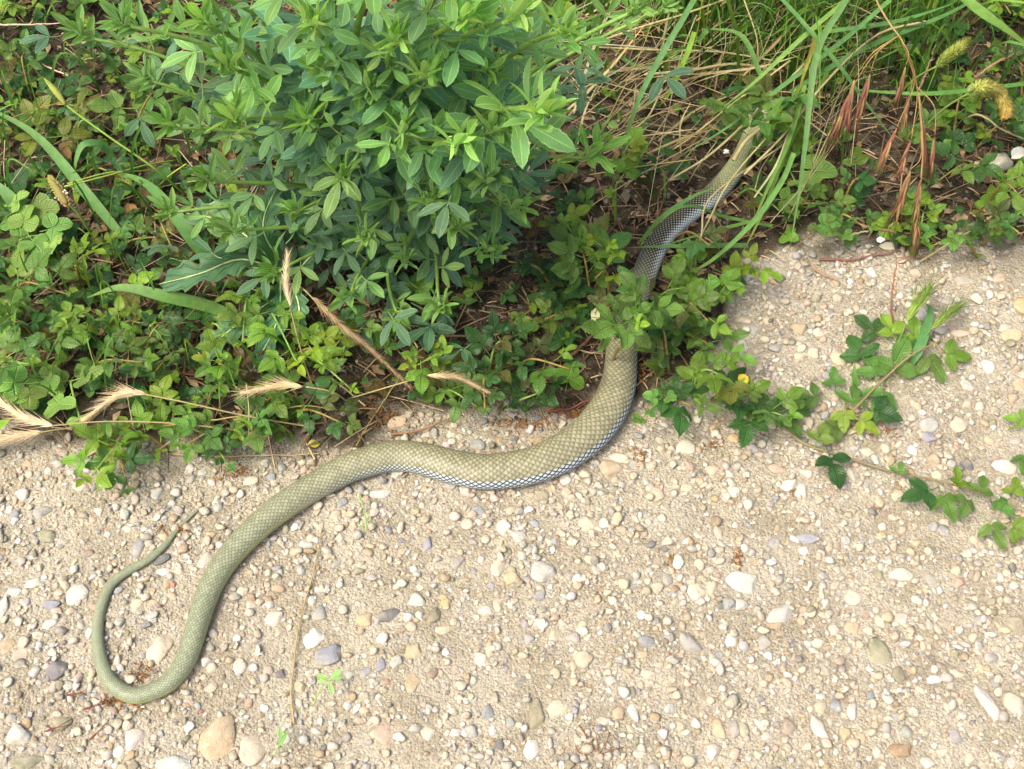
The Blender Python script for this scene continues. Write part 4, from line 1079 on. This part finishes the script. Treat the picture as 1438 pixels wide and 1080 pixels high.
for pts, w in (([(830, 62, .05), (900, 38, .07), (960, 20, .08), (1030, -5, .09)], 1.6), ([(832, 66, .04), (920, 70, .05), (1010, 73, .05), (1090, 86, .05)], 1.5), ([(905, 105, .04), (975, 98, .05), (1030, 90, .05), (1100, 100, .04)], 2.2), ([(1105, 200, .06), (1000, 275, .045), (985, 330, .03), (975, 375, .01)], 1.4),
               ([(1075, 195, .07), (1040, 235, .06), (1015, 270, .055), (1000, 300, .04), (985, 330, .02)], 1.5), ([(1300, 30, .10), (1230, 50, .09), (1160, 115, .08), (1100, 190, .07), (1045, 245, .06)], 1.8), ([(900, 235, .02), (960, 200, .04), (1030, 145, .06), (1110, 85, .08)], 1.5),
               ([(945, 250, .03), (1000, 215, .05), (1070, 150, .07), (1130, 90, .08)], 1.8), ([(858, 195, .03), (905, 170, .04), (930, 125, .05)], 1.4), ([(1045, 0, .1), (1062, 50, .08), (1065, 85, .06)], 1.2), ([(1030, 225, .06), (1050, 195, .065), (1085, 170, .07), (1140, 150, .07)], 3)):
    P = spline(np.array([at(*p) for p in pts]), 18); g = Geo(); tube(g, P - sb, w * pxm(P[8]), 5); o = link('stalk', g.mesh('stalk', M_STRAW), straw); o.color = (1.15, 1.08, .95, 1)

# ------------------------------------------------------------------ seed heads
def spindle(g, a, b_, r, col, n=5):
    t = np.array([0, .18, .45, .75, 1.0]); P = a[None] + (b_ - a)[None] * t[:, None]; tube(g, P, np.array([.25, .8, 1, .6, .06]) * r, n, col)
def hair(g, a, b_, r, col): 
    d = b_ - a; s = nrm(np.cross(d, [.3, .5, .8])) * r; u_ = nrm(np.cross(d, s)) * r
    g.add(np.array([a + s, a - s * .5 + u_ * .87, a - s * .5 - u_ * .87, b_]), None, [(0, 1, 3), (1, 2, 3), (2, 0, 3)], None, col)
brome = thing('brome_grass', 'drooping reddish brome seed heads hanging over the upper right gravel', 'seed head', at(1275, 30)); bb = np.array(brome.location)
def poly_part(t, tb_, name, pts, r_px, mat, col, n=16):
    P = spline(np.array([at(*p) for p in pts]), n); g = Geo(); tube(g, P - tb_, np.linspace(1, .7, n) * r_px * pxm(P[n // 2]), 5)
    o = link(name, g.mesh(name, mat), t); o.color = (*col, 1); return P
poly_part(brome, bb, 'stem', [(1275, 30, 0), (1235, -25, .12), (1229, -5, .17), (1246, 28, .18), (1262, 50, .18)], 1.7, M_STRAW, (.95, .75, .6))
BR = [((1262, 50, .18), (1225, 80, .16), (1196, 125, .13), (1160, 222, .08)), ((1262, 50, .18), (1235, 70, .16), (1222, 102, .14), (1196, 195, .09)), ((1262, 50, .18), (1276, 75, .17), (1272, 92, .16), (1256, 160, .12)),
      ((1264, 52, .18), (1282, 100, .15), (1278, 130, .13), (1264, 195, .10)), ((1264, 52, .18), (1285, 110, .14), (1260, 178, .11), (1226, 255, .07)), ((1270, 65, .17), (1288, 125, .13), (1280, 195, .10), (1255, 265, .06)),
      ((1266, 55, .18), (1288, 122, .13), (1296, 165, .11), (1298, 255, .07)), ((1288, 122, .13), (1312, 150, .12), (1313, 190, .10), (1305, 265, .06)), ((1290, 130, .13), (1294, 215, .09), (1279, 238, .08), (1248, 335, .02)),
      ((1290, 130, .13), (1296, 200, .10), (1293, 250, .08), (1283, 330, .03)), ((1292, 140, .12), (1296, 220, .09), (1290, 290, .05), (1283, 372, .012)), ((1262, 50, .18), (1225, 75, .17), (1200, 110, .14), (1182, 205, .09))]
for q, (p0, p1, p2, p3) in enumerate(BR):
    P = poly_part(brome, bb, 'branch', [p0, p1, p2], .9, M_STRAW, (1.0, .72, .5), 14)
    a, e = at(*p2), at(*p3); d = e - a; L = np.linalg.norm(d); g = Geo(); sx = nrm(np.cross(d, [0, -.8, .6])); sy = nrm(np.cross(d, sx))
    for k_ in range(13):
        f = .02 + .036 * k_; sgn = 1 if k_ % 2 else -1
        a0 = d * f; ax = nrm(d) + sx * sgn * R(.04, .16) + sy * R(-.10, .10); a1 = a0 + nrm(ax) * L * R(.30, .40)
        c = np.array([(.78, .46, .42), (.60, .34, .37), (.98, .76, .55), (.55, .31, .34), (.88, .80, .48)][int(rng.integers(5))]) * R(.6, .95)
        spindle(g, a0, a1, L * .025, c); hair(g, a1 - (a1 - a0) * .3, a1 + nrm(ax + np.array([R(-.22, .22), R(-.1, .1), R(-.2, .2)])) * L * R(.2, .4), L * .0048, c * 1.1); hair(g, a1 - (a1 - a0) * .15, a1 + nrm(ax + np.array([R(-.12, .12), R(-.05, .05), R(-.1, .1)])) * L * R(.34, .52), L * .0062, c * np.array([1.1, .85, .8]))
    o = link('spikelet', g.mesh('spikelet', M_SEED), brome, a - bb); o.color = (*vary((1, .95, .95), .1), 1)

def barley(label, stalk, head, w_px, tint, awn=1.0, group='straw coloured bristly spikes', r_px=1.4, nk=26, stem_col=(1.0, .9, .75)):
    b0 = at(*stalk[0]); b0[2] = min(b0[2], float(gz(b0[0], b0[1])) + .001); t = thing('barley_spike', label, 'grass spike', b0, group)
    poly_part(t, b0, 'stalk', stalk, r_px, M_STRAW, stem_col, 20)
    P = spline(np.array([at(*p) for p in head]), nk); Tn = nrm(np.gradient(P, axis=0)); s = pxm(P[0]); g = Geo(); tube(g, P - b0, .9 * s, 4)
    for k_ in range(nk):
        f = k_ / nk; sx = nrm(np.cross(Tn[k_], [0, -.5, .85])); sy = np.cross(sx, Tn[k_])
        for m_ in range(6):
            a = m_ * math.pi / 3 + k_ * .8; rad = sx * math.cos(a) + sy * math.sin(a) * .7
            ax = nrm(Tn[k_] + rad * R(.22, .38)); a0 = P[k_] - b0; ln = w_px * s * R(.55, .75) * (1.1 - .5 * f); a1 = a0 + ax * ln
            c = np.array(tint) * R(.75, 1.2); spindle(g, a0, a1, w_px * s * .055, c, 4)
            hair(g, a1 - ax * ln * .2, a1 + nrm(ax + rad * .12) * w_px * s * R(.7, 1.1) * awn, s * .36, c * 1.15)
    o = link('spike', g.mesh('spike', M_SEED), t); o.color = (1, 1, 1, 1)
ST = (1.55, 1.55, 1.6)
barley('large pale bristly spike pointing off the left edge', [(360, 608, .004), (250, 595, .03), (150, 592, .04), (70, 598, .045)], [(75, 598, .045), (40, 588, .045), (5, 568, .045), (-40, 535, .04)], 30, ST)
barley('bent straw spike curving down toward the left gravel edge', [(440, 600, .004), (350, 585, .03), (260, 565, .045), (200, 553, .05)], [(205, 553, .05), (180, 552, .05), (155, 562, .045), (118, 590, .035)], 26, (1.45, 1.42, 1.42))
barley('loose pale spike lying along the left gravel edge', [(200, 600, .004), (150, 598, .02), (90, 602, .022), (40, 610, .02)], [(60, 606, .02), (20, 614, .02), (-20, 622, .02)], 22, ST, awn=1.3)
barley('thin pale spike rising beside the thistle leaf', [(440, 545, .004), (425, 500, .03), (412, 450, .06), (405, 420, .08)], [(408, 430, .075), (402, 395, .09), (404, 362, .10)], 15, ST, nk=20)
barley('long brown spike slanting below the shrub', [(395, 400, .004), (420, 402, .04), (445, 425, .055), (470, 450, .055)], [(440, 418, .055), (480, 458, .055), (520, 490, .045), (572, 540, .02)], 21, (.90, .76, .68), nk=34)
barley('short tan spike among the bright brambles', [(500, 575, .004), (470, 552, .04), (430, 543, .05)], [(425, 543, .05), (395, 541, .05), (345, 551, .045)], 24, (1.3, 1.25, 1.15), nk=20)
barley('hairy tan spike above the middle brambles', [(490, 560, .004), (540, 545, .03), (590, 530, .045)], [(600, 527, .045), (640, 530, .045), (688, 552, .035)], 20, (1.3, 1.22, 1.1), nk=24)
barley('green barley head, upper of two on the gravel', [(1245, 520, .003), (1262, 480, .02), (1272, 455, .03)], [(1274, 452, .03), (1285, 432, .035), (1302, 408, .035)], 34, (.50, .92, .25), 1.1, 'green barley heads on the gravel', 1.5, 18, (.35, .7, .25))
barley('green barley head, lower right one on the gravel', [(1255, 530, .003), (1285, 490, .015), (1308, 462, .025)], [(1308, 462, .025), (1325, 446, .028), (1343, 432, .028)], 28, (.46, .85, .25), 1.1, 'green barley heads on the gravel', 1.5, 18, (.35, .7, .25))
blade_thing('grass_leaf', 'short bluish grass blade behind the green barley heads', [(1270, 520, .002), (1290, 490, .02), (1306, 440, .02), (1300, 425, .015)], 14, (.8, 1, 1.3))
blade_thing('grass_leaf', 'thin upright grass blade on the bramble runner', [(1205, 550, .002), (1200, 530, .012), (1200, 508, .02)], 10, (.9, 1, .8))

def foxtail(label, pts, r_px, c0, c1, n=900, stalk=None):
    P = spline(np.array([at(*p) for p in pts]), 30); b0 = P[0].copy(); b0[2] = 0; t = thing('foxtail_grass', label, 'grass spike', b0, 'fuzzy foxtail spikes')
    s = pxm(P[0]); prof = np.clip(np.sin(np.linspace(.25, 2.95, 30)) ** .5, .2, 1); g = Geo()
    cc = np.array(c0)[None] * np.linspace(1, 0, 30)[:, None] + np.array(c1)[None] * np.linspace(0, 1, 30)[:, None]
    tube(g, P - b0, prof * r_px * .55 * s, 8, cc); Tn = nrm(np.gradient(P, axis=0))
    for q in range(n):
        i_ = int(rng.integers(30)); a = R(0, 6.28); sx = nrm(np.cross(Tn[i_], [0, .3, 1])); sy = np.cross(sx, Tn[i_]); rad = sx * math.cos(a) + sy * math.sin(a)
        p = P[i_] - b0 + Tn[i_] * R(-.001, .001) + rad * prof[i_] * r_px * .5 * s; hair(g, p, p + nrm(rad + Tn[i_] * .7) * r_px * s * R(.5, 1.0), s * .85, cc[i_] * R(.45, 1.6))
    link('spike', g.mesh('spike', M_SEED), t)
    st_ = spline(np.array([[b0[0] - .02, b0[1] + .03, 0]] + [list((P[0] + np.array([b0[0] - .02, b0[1] + .03, 0])) / 2 + np.array([0, 0, .01]))] + [list(P[0])]), 10)
    g = Geo(); tube(g, st_ - b0, .001, 5); o = link('stalk', g.mesh('stalk', M_STEM), t)
foxtail('yellow-green foxtail spike drooping to a golden tip at the right', [(1362, 130, .09), (1380, 122, .10), (1400, 128, .095), (1412, 150, .085), (1413, 160, .08)], 11, (.60, 1.05, .40), (1.9, 1.65, .65), 2200)
foxtail('pale green fuzzy spike pointing up behind the foxtail', [(1318, 92, .08), (1333, 78, .09), (1350, 66, .10), (1358, 60, .10)], 9, (.45, .75, .25), (.75, 1.0, .3), 1800)

# plantain with its long stalk
pb = at(155, 345); plant = thing('plantain', 'plantain flower head with cream anthers on a curved stalk at left', 'plantain', pb)
poly_part(plant, pb, 'stalk', [(155, 345, .002), (130, 330, .03), (110, 300, .07), (92, 284, .085)], 2.2, M_STEM, (1.2, 1.25, 1.0), 18)
P = spline(np.array([at(94, 286, .085), at(82, 268, .09), at(70, 250, .095)]), 16); g = Geo(); s = pxm(P[0])
tube(g, P - pb, np.sin(np.linspace(.5, 2.95, 16)) * 6 * s + 1e-5, 8, (.55, .62, .28)); Tn = nrm(P[-1] - P[0])
for q in range(260):
    i_ = int(rng.integers(16)); a = R(0, 6.28); rad = np.array([math.cos(a), math.sin(a) * .8, math.sin(a) * .6]); p = P[i_] - pb + rad * 5 * s * math.sin(.5 + 2.45 * i_ / 15)
    spindle(g, p, p + nrm(rad + Tn * .7) * 4.5 * s, s * 1.0, np.array(((.7, .8, .32) if i_ > 6 else (.85, .6, .38))) * R(.5, 1.3), 4)
o = link('flower_head', g.mesh('flower_head', M_SEED), plant)
g = Geo()
for q in range(34):
    a = R(0, 6.28); p = P[5] - pb + np.array([math.cos(a), math.sin(a) * .6, math.sin(a) * .6]) * R(6, 10) * s + Tn * R(-3, 4) * s; spindle(g, p, p + np.array([R(-1, 1), R(-1, 1), R(-1, 1)]) * 3 * s, 1.3 * s, (2.0, 2.3, 2.9), 5)
    hair(g, P[5] - pb, p, .25 * s, (1.6, 1.8, 2))
link('anthers', g.mesh('anthers', M_SEED), plant)
ps = thing('plantain_stalk', 'long bare green stalk running down from upper left to the shrub', 'stalk', at(262, 275))
poly_part(ps, np.array(ps.location), 'stalk', [(262, 275, .002), (215, 235, .045), (150, 190, .07), (90, 145, .09), (65, 115, .10)], 1.8, M_STEM, (1.1, 1.2, .8), 20)
g = Geo(); P = spline(np.array([at(92, 147, .09), at(78, 128, .095), at(62, 110, .10)]), 12); tube(g, P - np.array(ps.location), np.sin(np.linspace(.4, 3.0, 12)) * 5 * pxm(P[0]) + 1e-5, 8, (.6, .8, .25)); link('bud', g.mesh('bud', M_SEED), ps)
ps = thing('plantain_stalk', 'pair of yellowish stalks crossing under the shrub left side', 'stalk', at(250, 225))
poly_part(ps, np.array(ps.location), 'stalk', [(250, 225, .003), (205, 232, .03), (150, 247, .05), (90, 262, .06)], 1.5, M_STEM, (1.6, 1.3, .9), 14)
poly_part(ps, np.array(ps.location), 'stalk', [(250, 232, .003), (200, 240, .03), (150, 243, .05), (95, 258, .055)], 1.3, M_STEM, (1.5, 1.2, .9), 14)
poly_part(ps, np.array(ps.location), 'stalk', [(215, 268, .003), (240, 245, .03), (262, 230, .04)], 1.4, M_STEM, (1.7, 1.35, .8), 10)

# ------------------------------------------------------------------ twigs, stalks and odd bits
def twig(label, pts, r_px, col, name='twig', mat=M_TWIG, cat='twig', group='dead twigs and stalks', knots=True):
    P = spline(np.array([at(a, b_, z) for a, b_, z in pts]), 24); P[:, 2] += gz(P[:, 0], P[:, 1]); b0 = P[0].copy(); s = pxm(P[10])
    P = P + np.column_stack([vnoise(np.arange(24) * .6, np.full(24, b0[0] * 99), 8), vnoise(np.arange(24) * .6, np.full(24, b0[1] * 99), 9), np.zeros(24)]) * s * 1.2
    g = Geo(); rr2 = np.linspace(1, .55, 24) * (1 + .18 * vnoise(np.arange(24) * 1.3, np.full(24, 3.3), 4)) * r_px * s; tube(g, P - b0, rr2, 6)
    if knots:
        for k_ in (7, 14, 18): a = R(0, 6.28); tube(g, np.array([P[k_] - b0, P[k_] - b0 + np.array([math.cos(a), math.sin(a), .4]) * s * R(4, 9)]), [r_px * s * .55, r_px * s * .2], 5)
    o = link(name, g.mesh(name, mat), None, b0); o.color = (*col, 1); tag(o, label, cat, group); return o
twig('long grey twig lying under the shrub in the middle', [(560, 483, .004), (620, 470, .008), (690, 468, .006), (745, 455, .006)], 2.0, (1.5, 1.35, 1.3))
twig('thin brown twig under the lower edge of the shrub', [(640, 462, .006), (680, 445, .01), (730, 432, .006)], 1.5, (1.1, .9, .9))
twig('grey-green twig reaching from the brambles to the snake back', [(548, 608, .004), (590, 603, .006), (645, 580, .004)], 2.2, (1.3, 1.15, 1.0))
twig('thick dark dead twig left of the snake neck bend', [(803, 495, .004), (830, 470, .008), (856, 435, .01)], 3.2, (.9, .75, .75))
twig('reddish twig poking out from under the snake wide bend', [(768, 575, .003), (800, 570, .005), (842, 552, .006)], 1.8, (1.0, .55, .6))
twig('red bramble stem beside the dark sprig at left', [(212, 518, .008), (250, 526, .012), (300, 530, .006)], 2.2, (1.5, .8, .75))
twig('bare white twig crossing the top left corner', [(-20, 36, .05), (30, 38, .055), (88, 36, .05)], 1.6, (3.2, 3.1, 3.2))
twig('white dead twig slanting below the shrub far left shoot', [(60, 92, .03), (100, 108, .035), (136, 123, .03)], 1.3, (3.2, 3.0, 2.9))
twig('pale twig rising to the right at the upper left', [(110, 157, .03), (140, 142, .035), (166, 132, .03)], 1.3, (2.6, 2.4, 2.2))
twig('grey twig at the edge of the brown dirt below the grass', [(1195, 310, .004), (1240, 322, .004), (1290, 330, .004)], 1.7, (1.6, 1.35, 1.3))
twig('purplish twig lying on the gravel below the red seed heads', [(1150, 364, .003), (1200, 363, .004), (1265, 352, .003)], 1.9, (1.2, .8, .95))
twig('slim reddish stem standing above the runner lobed leaves', [(1254, 470, .004), (1250, 440, .025), (1252, 410, .04), (1258, 372, .05)], 1.6, (1.3, .75, .6))
twig('grey twig behind the foxtail at the upper right', [(1290, 125, .04), (1305, 90, .05), (1315, 60, .05)], 1.8, (1.7, 1.6, 1.5))
twig('grey branch entering at the right edge above the foxtail', [(1370, 105, .05), (1400, 85, .06), (1450, 62, .06)], 2.4, (1.6, 1.5, 1.4))
twig('dark twig under the mottled stone at the upper right', [(1375, 232, .003), (1395, 205, .012), (1402, 185, .02)], 1.5, (.9, .75, .75))
twig('long tan straw lying from the seed heads to the right edge', [(1290, 370, .004), (1340, 340, .01), (1390, 308, .02), (1445, 262, .03)], 1.7, (1, .9, .75), 'straw_stalk', M_STRAW, 'stalk', knots=False)
twig('tan stalk leading to the cream dead leaf at right', [(1362, 160, .03), (1378, 158, .04), (1405, 175, .04), (1440, 192, .03)], 2.0, (.9, .85, .75), 'straw_stalk', M_STRAW, 'stalk', knots=False)
twig('dry stalk lying level on the gravel edge at left', [(235, 638, .003), (330, 640, .004), (450, 636, .004)], 1.5, (1.05, .9, .75), 'straw_stalk', M_STRAW, 'stalk', knots=False)
twig('thin tan stalk running right from the left spikes', [(200, 605, .01), (300, 590, .018), (420, 572, .016), (480, 576, .01)], 1.3, (1.05, .85, .6), 'straw_stalk', M_STRAW, 'stalk', knots=False)
twig('faint dry stalk lying upright on the gravel by the seedling', [(412, 1015, .002), (408, 960, .003), (418, 880, .003), (440, 800, .003), (452, 740, .003)], 1.5, (1.0, .85, .7), 'straw_stalk', M_STRAW, 'stalk', knots=False)
twig('pale short straw on the gravel below the grass', [(1172, 338, .003), (1200, 328, .004), (1220, 323, .004)], 2.2, (1.4, 1.35, 1.3), 'straw_stalk', M_STRAW, 'stalk', knots=False)
twig('short straw crossing the middle bare patch', [(500, 625, .003), (520, 590, .004), (560, 530, .012)], 1.3, (1.0, .85, .6), 'straw_stalk', M_STRAW, 'stalk', knots=False)
twig('grey stick at the upper edge of the brown dirt', [(1140, 378, .003), (1160, 388, .003), (1178, 395, .003)], 1.6, (1.9, 1.7, 1.6))
twig('reddish rootlet half buried left of the brown dirt', [(985, 358, .006), (1030, 340, .006), (1075, 325, .004)], 1.7, (1.2, .8, .8))
twig('dark stem of the shrub fallen at its foot', [(480, 395, .004), (540, 400, .006), (600, 405, .006)], 2.0, (.8, .7, .65))
# rust brown branching scrap at the bottom
t = thing('dry_twig', 'small rust brown branching twig on the gravel at the bottom', 'twig', at(840, 1062)); tb_ = np.array(t.location)
for pts in ([(840, 1062, .002), (828, 1040, .006), (812, 1018, .004)], [(840, 1062, .002), (838, 1035, .008), (832, 1022, .006)], [(840, 1062, .002), (852, 1040, .006), (856, 1028, .004)], [(840, 1062, .002), (855, 1055, .006), (875, 1050, .003)], [(840, 1062, .002), (815, 1058, .006), (808, 1048, .004)]):
    poly_part(t, tb_, 'twiglet', pts, .9, M_TWIG, (1.3, .85, .55), 8)
# dark red bristles dropped by the tail
for q, (a, b_, c_, d_, lab) in enumerate(((62, 1028, 118, 1008, 'dark red bristly seed lying lowest left of the tail loop'), (92, 977, 145, 968, 'dark red bristle touching the tail loop from the left'), (115, 997, 160, 985, 'reddish bristle between two others under the tail loop'), (125, 1040, 165, 1002, 'reddish bristle pointing down from the tail loop'))):
    p0, p1 = at(a, b_, .004), at(c_, d_, .005); g = Geo(); spindle(g, p0 * 0, (p1 - p0) * .35, .0009, (.5, .16, .16), 5)
    for k_ in range(3): hair(g, (p1 - p0) * .3, (p1 - p0) * R(.8, 1) + np.array([R(-.003, .003), R(-.003, .003), R(0, .003)]), .00035, (.55, .2, .15))
    o = link('seed_bristle', g.mesh('seed_bristle', M_SEED), None, p0); tag(o, lab, 'seed', 'dark red seed bristles on the gravel')
# seedlings on the gravel
def seedling(label, px, py, leaves, stem):
    b0 = at(px, py, .002); t = thing('seedling', label, 'seedling', b0, 'seedlings on the gravel'); P = poly_part(t, b0, 'stem', stem, 1.0, M_STEM, (1.3, 1.3, 1.0), 10); s = pxm(b0)
    for k_, (lx, ly, a, L) in enumerate(leaves):
        g = Geo(); leaflet(g, L * s, L * s * .32, p_lance, 8, .2, .4); o = link('leaf', g.mesh('leaf', M_SHRUB), t); d = np.array([math.cos(math.radians(a)), math.sin(math.radians(a)), .25])
        F = frame(d, np.array([0, -.3, 1])); p = at(lx, ly, .012) - b0; M = Matrix.Identity(4)
        for r_ in range(3):
            for c_ in range(3): M[r_][c_] = F[r_, c_]
            M[r_][3] = p[r_]
        o.matrix_basis = M; o.color = (1.9, 1.7, 1.1, 1)
seedling('small green seedling with narrow leaves below the blue striped stone', 440, 990, [(462, 955, 160, 22), (462, 955, 40, 24), (464, 953, 0, 18), (462, 957, 290, 22), (458, 955, 200, 14)], [(440, 990, .001), (448, 972, .006), (462, 955, .012)])
seedling('thin pale sprout under the snake mid body', 515, 745, [(512, 738, 200, 10), (513, 735, 60, 12), (508, 705, 110, 12)], [(515, 745, .001), (512, 722, .006), (505, 692, .010)])
seedling('faint grass sprout right of the large cream rounded stone', 385, 1062, [(390, 1050, 60, 24), (395, 1040, 100, 20)], [(385, 1062, .001), (392, 1045, .006), (402, 1025, .010)])
# mottled pale stone, cream leaf, white blossom, small snail shell
p = at(1400, 237); o = link('mottled_stone', ROCKS[4], None, (p[0], p[1], .006)); s = pxm(p); o.scale = (19 * s, 17 * s, 13 * s); o.rotation_euler = (.2, .1, .4); o.color = (.33, .32, .25, 1); tag(o, 'pale mottled rounded stone half hidden at the upper right', 'stone')
def scrap(label, px, py, z, L, W, ang, col, prof=p_ovate, name='dead_leaf', group='single dead leaves', fold=.2, curl=.6):
    p = at(px, py, z); s = pxm(p); g = Geo(); leaflet(g, L * s, W * s, prof, 9, fold, curl, .03, wav=.1, ph=R(0, 6)); o = link(name, g.mesh(name, M_LITTER), None, p); o.rotation_euler = (R(-.2, .2), R(-.2, .2), math.radians(ang)); o.color = (*col, 1); tag(o, label, 'dead leaf', group)
scrap('cream dead leaf hanging by the mottled stone', 1420, 222, .03, 38, 18, -50, (3.6, 4.6, 6.0))
scrap('pale cream round leaf lying left of the leaf trio on the snake', 846, 432, .03, 30, 24, 160, (4.2, 5.2, 4.6), p_round)
scrap('rust coloured dead leaf beside the broad bending blade', 180, 285, .012, 34, 20, -160, (2.2, 1.5, .9))
scrap('brown curled dead leaf under the rust coloured one', 150, 325, .008, 32, 16, 60, (1.4, 1.1, .8))
scrap('brown dead leaf by the broken stones below the thistle', 318, 500, .006, 36, 18, -80, (.9, .55, .5))
scrap('yellow dead leaf at the snake first bend', 432, 625, .004, 20, 12, -70, (3.6, 4.0, 1.0))
scrap('orange dead leaf on the bramble right of the snake', 1048, 540, .03, 22, 14, 20, (3.4, 3.0, .6))
scrap('tan dead leaf at the foot of the red seed heads', 1245, 318, .004, 24, 16, -30, (3.0, 3.0, 3.0))
scrap('yellow withered leaf on the runner near its last leaves', 1340, 680, .012, 22, 10, -80, (4, 4.4, .8))
scrap('reddish withered leaf under the runner lobed leaves', 1190, 585, .008, 26, 16, -40, (2.6, 1.6, .5))
scrap('reddish dead leaf left of the snake upper neck', 965, 232, .01, 18, 14, 80, (1.4, .75, .7))
fb = at(1020, 213, .055); bl = thing('white_blossom', 'tiny white blossom caught in grass left of the snake head', 'flower', fb)
for k_ in range(6):
    g = Geo(); s = pxm(fb); leaflet(g, 5 * s, 3.4 * s, p_round, 5, .3, .3, 0, (-1, 0, 1)); o = link('petal', g.mesh('petal', M_SEED), bl); o.rotation_euler = (R(-.3, .5), R(-.3, .3), k_ * 1.05); o.color = (1.5, 1.9, 2.8, 1)
sh = at(1236, 338, .004); g = Geo(); s = pxm(sh); a = np.linspace(0, 4.3 * math.pi, 60); r_ = 5.2 * s * np.exp(-a * .13); tube(g, np.column_stack([r_ * np.cos(a), r_ * np.sin(a), a * .00016]), np.linspace(2.3, .5, 60) * s, 6, (1.9, 2.5, 3.9)); o = link('snail_shell', g.mesh('snail_shell', M_SEED), None, sh); tag(o, 'tiny white coiled snail shell at the foot of the seed heads', 'snail shell')

# ------------------------------------------------------------------ masses: undergrowth, litter, rusty catkin crumbs, far grass
g = Geo(); n = 0
while n < 6400:
    x, y = R(-1.0, 1.0), R(-.1, 1.05)
    if soil(x, y) < .8: continue
    px, py = to_px(np.array([x, y, 0.0])); inframe = -30 < px < 1468 and py > -10
    open_ = vnoise(x * 14, y * 14, 31) + (.55 if 820 < px < 1230 and py < 360 else 0) + (.3 if 420 < px < 860 and 380 < py < 600 else 0)
    if inframe and open_ > (.42 if px > 500 else .9): continue
    if snake_gap(x, y) < .018 or not clear_of_neck([x, y, .01], 45): continue
    n += 1; z = float(gz(x, y)) + (R(.003, .02) if inframe else R(.003, .09)); dk = 'bramble' if rng.random() < .8 else 'round'
    c = TONE[['dark', 'deep', 'mid', 'deep', 'dark'][int(rng.integers(5))]]
    u_ = rng.random()
    if u_ < .14: c = TONE['bright']
    elif u_ < .22: c = TONE['red']
    elif u_ < .27: c = TONE['rust']
    elif u_ < .34: c = TONE['yellow']
    g.addgeo(LEAFG[(dk, False)][int(rng.integers(12))], (frame(np.array([R(-1, 1), R(-1, 1), R(-.1, .4)]), np.array([R(-.5, .5), R(-.6, .3), 1])) * R(.006, .016), np.array([x, y, z])), vary(c))
under = link('undergrowth', g.mesh('undergrowth', M_BRAM), None); under['kind'] = 'stuff'; under['label'] = 'low tangled dark green undergrowth of small leaves'
g = Geo(); n = 0
while n < 13000:
    x, y = R(-.75, .75), R(-.12, .75)
    if soil(x, y) < R(.3, .9): continue
    n += 1; z = float(gz(x, y)); a = R(0, 6.28); L = R(.004, .016)
    c = np.array([(1, 1, 1), (1.6, 1.3, 1.1), (.6, .55, .5), (2.8, 2.6, 2.3), (1.3, .95, .75)][int(rng.integers(5))]) * R(.6, 1.2)
    if n % 3 == 0:
        V = np.array([[-.5, 0, 0], [0, .32, .2], [.5, 0, .05], [0, -.32, .15]]) * L * np.array([1, R(.5, 1), R(.3, 1.2)]); rot = np.array([[math.cos(a), -math.sin(a), 0], [math.sin(a), math.cos(a), 0], [0, 0, 1]])
        g.add(V @ rot.T + [x, y, z + R(.0005, .004)], None, [(0, 3, 1), (1, 3, 2)], None, c)
    else:
        d = np.array([math.cos(a), math.sin(a), R(-.1, .2)]) * L * R(.8, 3.2); p0 = np.array([x, y, z + R(.001, .005)])
        tube(g, np.array([p0, p0 + d * .5 + [0, 0, .001], p0 + d]), R(.0003, .0008), 4, c * 1.2)
lit = link('leaf_litter', g.mesh('leaf_litter', M_LITTER, False)); lit['kind'] = 'stuff'; lit['label'] = 'brown crumbled leaf litter and twig scraps on the dark soil'
g = Geo()
for cx_, cy_, sx_, sy_, n in ((170, 985, 28, 8, 50), (195, 945, 16, 12, 30), (330, 665, 22, 14, 40), (245, 745, 25, 5, 26), (535, 585, 22, 22, 90), (800, 578, 35, 12, 90), (735, 595, 40, 8, 60), (1036, 785, 5, 16, 24), (895, 640, 12, 14, 24), (1200, 600, 25, 15, 40),
                              (1000, 625, 10, 8, 14), (1245, 605, 14, 12, 20), (905, 520, 14, 20, 30), (1110, 700, 25, 20, 8), (890, 760, 60, 20, 10), (940, 790, 14, 10, 10)):
    for q in range(n):
        p = at(cx_ + rng.normal() * sx_ * .6, cy_ + rng.normal() * sy_ * .6); p[2] = float(gz(p[0], p[1])) + R(.0008, .003); a = R(0, 6.28); d = np.array([math.cos(a), math.sin(a), R(-.2, .3)]) * R(.0012, .005)
        tube(g, np.array([p, p + d * .5 + [0, 0, .0005], p + d]), R(.0003, .0006), 4, np.array((2.2, 1.25, .55)) * R(.6, 1.3))
cr = link('catkin_crumbs', g.mesh('catkin_crumbs', M_LITTER)); cr['kind'] = 'stuff'; cr['label'] = 'rusty orange plant crumbs scattered along the verge'
g = Geo()
for q in range(1500):
    x, y = R(-1.3, 1.3), R(.47, 1.6)
    if x > .05 and rng.random() < .45: y = R(.30, .6); x = R(.02, .75)
    h = R(.05, .2); a = R(0, 6.28); b0 = np.array([x, y, float(gz(x, y))]); d = np.array([math.cos(a), math.sin(a), 0]) * h * .5 + np.array([-.1, -.25, 0]) * h
    ribbon(g, spline(np.array([b0, b0 + d * .3 + [0, 0, h * .7], b0 + d + [0, 0, h * .9]]), 7), R(.002, .005), .3, (.3, -.5, .6), np.array(GC[int(rng.integers(5))]) * R(.7, 1.1))
gr = link('verge_grass', g.mesh('verge_grass', M_GRASS)); gr['kind'] = 'stuff'; gr['label'] = 'rough grass filling the verge behind the shrub'
